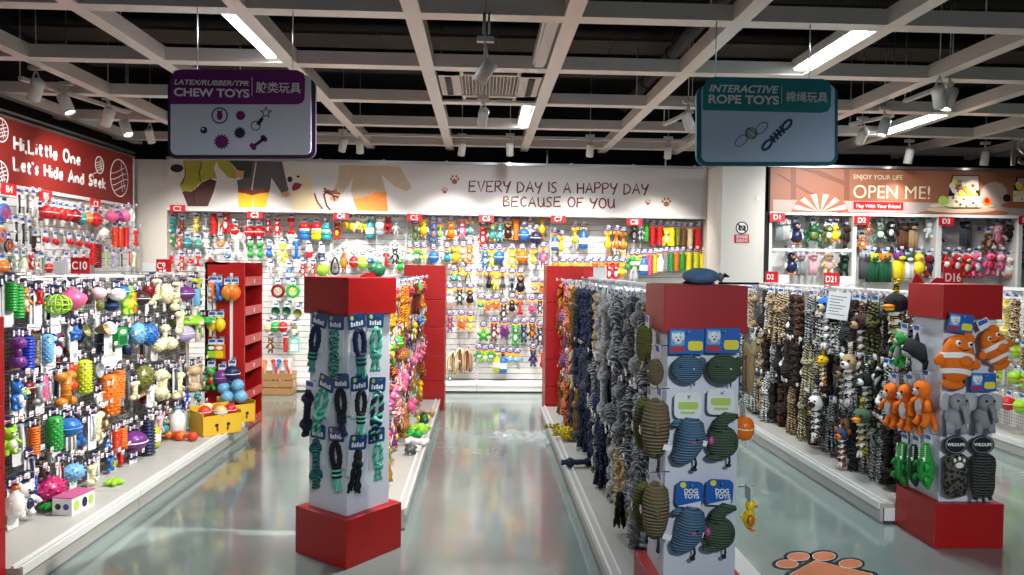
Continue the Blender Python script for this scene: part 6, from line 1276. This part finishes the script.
for k in range(7): o.box((-.06, -.0016, -.03 - .022 * k), (.05 - .02 * (k % 3), -.001, -.036 - .022 * k), 'card_grey')
o = o.build('price_sheet'); o.location = (2.62, p.y, 1.44); o.rotation_euler = (0, .12, -.5); tag(o, 'white printed price sheet hanging from the top of the D21 rack', 'sheet')

# far rack behind the clownfish pillar
XG = 5.1
for i in range(2): rack_bay('G', ('white rack bay of stringed balls beyond the clownfish pillar, near half', 'white rack bay of stringed balls beyond the clownfish pillar, far half')[i], -1, XG, 4.68, 6.0 + 1.1 * i, 7.1 + 1.1 * i, 1.46, 'perf_white', i == 1)
GP = [('ra', 'cream', 'yellow'), ('rd', 'cream', 'beige'), ('ra', 'yellow', 'white'), ('rc', 'dark red', 'cream')]; GB = [('ba', 'lime green', 'red'), ('ba', 'red', 'white'), ('ba', 'yellow', 'green'), ('fg', 'lime green', 'red'), ('ba', 'green', 'white'), ('ba', 'orange', 'cream')]
for ri, (z, L, rn) in enumerate(((1.4, .42, 'top row'), (.98, .2, 'second row'), (.74, .2, 'third row'), (.5, .2, 'bottom row'))):
    for i in range(14):
        y = 6.1 + 2.0 * i / 13; rr = random.Random(3000 + 50 * ri + i); code, col, acc = rr.choice(GP if ri == 0 or (ri == 1 and i % 3 == 0) else GB); x = 4.9 + rr.uniform(-.05, .05)
        toy(code, col, (x, y, z), -PI / 2, L * (1 if code in ('ra', 'rd', 'rc') else .65), '%s %s, %s along the %s of rack beyond clownfish pillar' % (col, KIND[code][1], ordw(i + 1), rn), 'toys on the rack beyond the clownfish pillar', 's', acc)
        hook(bay_at('G', y), (x, y, z), -PI / 2, XG - .03 - x, .05)

# ------------------------------------------------------------------ display pillars
def at_plane(px, py, P0, n): d = ray(px, py); return EYE + d * ((Vector(P0) - EYE).dot(Vector(n)) / d.dot(Vector(n)))
PW, PB, PCAP, HB, ZC0, ZC1 = .31, .411, .356, .2587, 1.328, 1.529
def pillar(x, y, a, label, flaps=()):
    t = empty('display_pillar', (x, y, 0), label, 'display pillar', 'red and white cardboard pillars', a)
    def part(nm, h, z0, z1, key, bev):
        m = MB(); m.box((-h, -h, z0), (h, h, z1), key); o = m.build(nm, None, bev); o.parent = t; return o
    part('base', PB / 2, 0, HB, 'red_board', .003); part('column_body', PW / 2, HB, ZC0 + .01, 'white_board', .004); part('cap', PCAP / 2, ZC0, ZC1, 'red_board', .003)
    for poly, d in flaps: m = MB(); m.prism(poly, d, d + .004, 'red_board'); o = m.build('cap_flap', None); o.parent = t
    return t
h = PCAP / 2
A0 = .1208
pa = pillar(-.7279, 4.2073, A0 + PI / 4, 'white cardboard pillar with red base, hung with teal and black ropes', [([(-.08, ZC1 - .01), (-.07, ZC1 + .01), (-.03, ZC1 + .025), (.02, ZC1 + .025), (.05, ZC1)], -h + .02)])
pb = pillar(.9433, 3.3035, 0, 'white cardboard pillar with red cap, hung with blue and green corduroy animals', [([(-.03, ZC1 - .01), (.01, ZC1 + .02), (.075, ZC1 + .05), (.12, ZC1 + .03), (.15, ZC1 - .01)], h - .02)])
pc_ = pillar(2.8312, 4.4046, 0, 'white cardboard pillar with red cap, hung with clownfish and elephant plush', [([(-.175, ZC1 - .01), (-.14, ZC1 + .06), (-.1, ZC1 + .02), (-.08, ZC1 - .01)], h - .02), ([(-.07, ZC1), (-.03, ZC1 + .035), (.01, ZC1 + .03), (.04, ZC1)], h - .05)])
pa_n = {'R': Vector((math.cos(A0 + 1.75 * PI), math.sin(A0 + 1.75 * PI), 0)), 'L': Vector((math.cos(A0 + 1.25 * PI), math.sin(A0 + 1.25 * PI), 0))}
def pil_toy(pl, n, px, py, L, code, col, acc, card, label, out=.045, tilt=0., roll=0., wide=1.):
    """hang a toy before one face of a pillar; px, py its middle, L its height in pixels of the photograph"""
    n = Vector(n); P0 = pl.location + n * (PW / 2 + out); c = at_plane(px, py, P0, n); tz = at_plane(px, py - L / 2, P0, n); off = CARD_DROP.get(card, 0.); hgt = 2 * (tz.z - c.z)
    pos = Vector((c.x, c.y, tz.z + off)); rz = math.atan2(n.y, n.x) + PI / 2
    toy(code, col, pos, rz, hgt, label, None, card, acc, tilt, roll, wide)
    m = MB(); d0 = n * -out; m.tube([Vector((0, 0, .006)) + d0, n * .02 + Vector((0, 0, .006)), n * .022 + Vector((0, 0, .014))], .0025, 'steel', 6); o = m.build('hook', None); o.parent = pl
    o.matrix_parent_inverse = Matrix.Identity(4); M = Matrix.Rotation(-pl.rotation_euler.z, 4, 'Z'); o.location = M @ (pos - pl.location); o.rotation_euler = (0, 0, -pl.rotation_euler.z)
F, Lf, Rt = (0, -1, 0), (-1, 0, 0), (1, 0, 0)
for px, py, L, code, col, acc, card, lab, roll in (
    (687, 369, 34, 'co', 'steel blue', 'white', 'd', 'round blue corduroy animal, top row of the corduroy pillar front', 0), (723, 369, 36, 'co', 'moss green', 'white', 'd', 'round green corduroy animal, top row of the corduroy pillar front', 0),
    (688, 441, 46, 'cw', 'steel blue', 'white', 'y', 'blue corduroy whale in the middle row of the corduroy pillar front', 0), (721, 437, 46, 'cd', 'moss green', 'white', 'y', 'green corduroy duck in the middle row of the corduroy pillar front', 0),
    (690, 530, 46, 'cw', 'steel blue', 'white', 'b', 'blue corduroy whale in the bottom row of the corduroy pillar front', .05), (720, 528, 46, 'cd', 'moss green', 'white', 'b', 'green corduroy duck in the bottom row of the corduroy pillar front', .05)):
    pil_toy(pb, F, px, py, L, code, col, acc, card, lab, .06, 0, roll, {'cw': 1.32, 'cd': 1.18, 'co': 1.05}[code])
for v, px in ((0, 691), (1, 722)):
    c = at_plane(px, 496, (0, pb.location.y - PW / 2 - .055, 0), F); 
    for k, s_ in enumerate(('DOG', 'TOYS')): o = text(s_, 'lettering', None, (0, 0, 0), .026, 'letter_white', bold=.0008); o.parent = pb; o.location = c + Vector((-.03, 0, .012 - .022 * k)) - pb.location
for px, py, L, col, lab, code in ((645, 344, 36, 'olive', 'olive corduroy animal, top of the corduroy pillar side facing the ropes', 'cw'), (656, 372, 32, 'khaki', 'khaki round corduroy animal, top of the corduroy pillar side facing the ropes', 'co'),
                            (647, 425, 54, 'olive', 'olive corduroy animal, middle of the corduroy pillar side facing the ropes', 'cw'), (657, 430, 62, 'khaki', 'khaki corduroy animal, middle of the corduroy pillar side facing the ropes', 'cw'), (646, 508, 52, 'olive', 'olive corduroy animal, bottom of the corduroy pillar side facing the ropes', 'cw'), (657, 512, 60, 'khaki', 'khaki corduroy animal, bottom of the corduroy pillar side facing the ropes', 'cw')):
    pil_toy(pb, Lf, px, py, L, code, col, 'white', 's', lab, .05, 0, 0, 1.)
for px, py, L, col, acc, lab, code in ((748, 366, 56, 'beige', 'tan', 'beige long-legged plush on the far side of the corduroy pillar', 'pn'), (744, 428, 26, 'orange', 'cream', 'orange plush ball peeking past the corduroy pillar edge', 'ba'), (749, 514, 34, 'yellow', 'amber', 'yellow plush bird peeking past the corduroy pillar edge', 'bd')):
    pil_toy(pb, Rt, px, py, L, code, col, acc, 's', lab, .05, 0, 0, .8)
for px, py, L, code, col, acc, card, lab, roll in (
    (962, 359, 56, 'cf', 'orange', 'white', 'd', 'orange plush clownfish facing out, nearer the corner of the clownfish pillar', .12), (982, 350, 44, 'cf', 'orange', 'light blue', 's', 'smaller orange plush clownfish hung sideways at the clownfish pillar edge', -.45),
    (956, 412, 46, 'el', 'grey', 'pale grey', 'o', 'grey plush elephant nearer the corner of the clownfish pillar', 0), (984, 412, 44, 'el', 'grey', 'pale grey', 'd', 'grey plush elephant nearer the outer edge of the clownfish pillar', 0),
    (956, 475, 44, 'lp', 'black', 'white', 'o', 'dark spotted plush with white paw print, bottom of the clownfish pillar', 0), (983, 475, 44, 'ti', 'black', 'white', 'o', 'dark striped flat plush, bottom of the clownfish pillar', 0)):
    pil_toy(pc_, F, px, py, L, code, col, acc, card, lab, .07, 0, roll, .9)
for px, z in ((956, 444), (983, 444)):
    c = at_plane(px, z + 2, (0, pc_.location.y - PW / 2 - .068, 0), F); o = text('WILDLIFE', 'lettering', None, (0, 0, 0), .024, 'letter_white', align='CENTER', bold=.0006); o.parent = pc_; o.location = c - pc_.location
for px, py, L, code, col, acc, lab, roll in ((915, 353, 40, 'or', 'black', 'pale grey', 'black plush whale with pale belly on the clownfish pillar side', 0), (903, 350, 38, 'pl', 'green', 'pale grey', 'green plush turtle behind the black plush whale', .1),
                                       (893, 405, 48, 'ka', 'orange', 'pale grey', 'orange plush kangaroo farthest from the clownfish pillar corner', 0), (908, 407, 50, 'ka', 'orange', 'pale grey', 'orange plush kangaroo, middle one of three on the clownfish pillar side', 0), (924, 403, 50, 'ka', 'orange', 'pale grey', 'orange plush kangaroo nearest the clownfish pillar corner', 0),
                                       (903, 463, 44, 'cr', 'green', 'dark green', 'green plush crocodile farthest from the clownfish pillar corner', 0), (914, 464, 42, 'cr', 'dark green', 'green', 'darker green plush crocodile between two crocodiles', 0), (926, 465, 46, 'cr', 'green', 'dark green', 'green plush crocodile nearest the clownfish pillar corner', 0)):
    pil_toy(pc_, Lf, px, py, L, code, col, acc, 's', lab, .06, 0, roll, .9)
for f, px, py, L, code, col, acc, card, lab, roll in (
    ('R', 358, 354, 50, 'wk', 'navy', 'sea green', 'k', 'navy loop rope with mint tassel, top of the teal pillar face', -.1), ('R', 377, 350, 44, 're', 'mint green', 'sea green', 'k', 'mint loop rope, top of the teal pillar face towards the bright rack', .05),
    ('R', 361, 413, 44, 'wk', 'black', 'mint green', 'k', 'black loop rope with mint cord, middle of the teal pillar face', 0), ('R', 379, 416, 48, 're', 'navy', 'mint green', 'k', 'navy and mint rope, middle of the teal pillar face by the edge', .1),
    ('R', 360, 471, 42, 'rd', 'black', 'black', 'k', 'black knotted rope figure, bottom of the teal pillar face', .15), ('R', 378, 462, 38, 're', 'mint green', 'sea green', 'k', 'mint loop rope, bottom of the teal pillar face by the edge', 0),
    ('L', 334, 354, 48, 'rc', 'mint green', 'navy', 'k', 'striped mint and navy rope, top of the shaded teal pillar face', 0), ('L', 318, 350, 46, 'wk', 'navy', 'sea green', 'k', 'navy rope with sea green band, top of the shaded teal pillar face', .2),
    ('L', 325, 414, 46, 're', 'sea green', 'mint green', 'k', 'sea green loop rope, middle of the shaded teal pillar face', .25), ('L', 339, 412, 46, 'wk', 'black', 'navy', 'k', 'black bound rope, middle of the shaded teal pillar face by the corner', -.1), ('L', 309, 414, 48, 'ra', 'navy', 'black', 's', 'navy knotted rope at the outer edge of the shaded teal pillar face', .1),
    ('L', 316, 464, 50, 'ra', 'sea green', 'navy', 'k', 'sea green knotted rope, bottom of the shaded teal pillar face', 0), ('L', 334, 466, 48, 'wk', 'black', 'mint green', 'k', 'black loop rope with mint tassel, bottom of the shaded teal pillar face', -.1)):
    pil_toy(pa, pa_n[f], px, py, L, code, col, acc, card, lab, .05, 0, roll, .98)
# on top of the pillars
m = MB(); c = at_z(668, 275, ZC1 + .035); m.ell((c.x, 3.34, ZC1 + .036), (.083, .06, .037), 'print_blue_fabric' if 'print_blue_fabric' in MATS else 'card_navy', 16, 10)
m.v = []; m.f = []; m.m = []; m.sm = []; m.keys = []
mat('blue_fabric', (92, 126, 162), .95, noise=.25, nscale=60, bump=.6)
m.ell((c.x, 3.34, ZC1 + .037), (.083, .06, .037), 'blue_fabric', 18, 12); m.ell((c.x + .088, 3.34, ZC1 + .035), (.016, .022, .02), 'card_grey', 8, 6)
o = m.build('plush_cushion'); tag(o, 'blue oval plush lying on top of the corduroy pillar cap', 'plush toy')
m = MB(); m.tube([(c.x + .07, 3.3, ZC1 + .008), (c.x + .12, 3.27, ZC1 + .008), (c.x + .19, 3.28, ZC1 + .008), (c.x + .26, 3.33, ZC1 + .008)], .005, 'toy_black', 8); o = m.build('black_strap'); tag(o, 'black strap lying along the top of the corduroy pillar cap', 'strap')
c = at_plane(722, 278, (0, 3.5, 0), (0, 1, 0)); m = MB()
for k in range(4): m.tube([(c.x - .012 + .006 * k, 3.47, ZC1 + .034), (c.x + .0 + .005 * k, 3.46, ZC1 + .05 - .003 * k), (c.x + .022 - .004 * k, 3.465, ZC1 + .034)], .0035, 'toy_black', 6)
m.tube([(c.x - .02, 3.47, ZC1 + .0), (c.x, 3.472, ZC1 + .034), (c.x + .025, 3.47, ZC1 + .036)], .004, 'toy_black', 6)
o = m.build('black_cord_bow'); tag(o, 'small black cord bow at the rear of the corduroy pillar cap', 'cord')
p = at_y(405, 268, 5.2); o = toy('hm', 'dark green', Vector((-.72, 5.2, 1.64)), 0, .14, 'dark green pear-shaped toy standing on top of the coloured centre rack', None, None, 'green')

# ------------------------------------------------------------------ floor sticker and plastic film
mat('decal_orange', (196, 116, 78), .4); mat('decal_black', (22, 24, 28), .4); mat('decal_white', (226, 222, 214), .4)
PF = lambda u, v, d: at_z(760 + u / 8.533, 540 + v / 8.533, 0) + Vector((0, 0, d))
t = empty('floor_sticker', PF(560, 420, 0), 'orange paw print sticker with black outline on the floor', 'floor sticker')
pad = [(262, 292), (150, 430), (200, 640), (560, 740), (1010, 650), (1080, 430), (950, 290), (650, 222), (478, 176)]
def grow(poly, k): cx = sum(p[0] for p in poly) / len(poly); cy = sum(p[1] for p in poly) / len(poly); return [(cx + (x - cx) * k, cy + (y - cy) * k) for x, y in poly]
m = MB(); m.prism(grow(pad, 1.11), 0, .0012, 'decal_black', PF); m.prism(grow(pad, 1.012), .0012, .0016, 'decal_white', PF); m.prism(pad, .0016, .002, 'decal_orange', PF); m.build('pad', t)
for cx, cy, rx, ry in ((232, 206, 92, 34), (330, 144, 92, 34), (545, 140, 96, 36), (772, 204, 96, 36)):
    m = MB(); m.prism(disc(cx - 6, cy, rx + 34, ry + 17), 0, .0013, 'decal_black', PF); m.prism(disc(cx, cy, rx + 5, ry + 3), .0013, .0017, 'decal_white', PF); m.prism(disc(cx, cy, rx, ry), .0017, .0021, 'decal_orange', PF); m.build('toe', t)
m_, t_, b_ = new_mat('clear_film'); MATS['clear_film'] = m_; b_.inputs['Base Color'].default_value = (.9, .92, .92, 1); b_.inputs['Roughness'].default_value = .12; b_.inputs['Alpha'].default_value = .28; b_.inputs['Specular IOR Level'].default_value = 1.0
m = MB(); rr = random.Random(4); n1, n2 = 22, 14; c = at_z(521, 438, 0); vs = []
for j in range(n2 + 1):
    for i in range(n1 + 1):
        u, v = i / n1 * 2 - 1, j / n2 * 2 - 1; q = 1 + .1 * math.sin(5 * u + 3 * v); vs.append((c.x + .26 * u * q, c.y + .2 * v * q, .004 + (.045 * rr.random() if abs(u) < .95 and abs(v) < .9 else .0)))
m.add(vs, [(j * (n1 + 1) + i, j * (n1 + 1) + i + 1, (j + 1) * (n1 + 1) + i + 1, (j + 1) * (n1 + 1) + i) for j in range(n2) for i in range(n1)], 'clear_film')
o = m.build('plastic_film'); tag(o, 'crumpled clear plastic film lying on the aisle floor', 'plastic wrap')
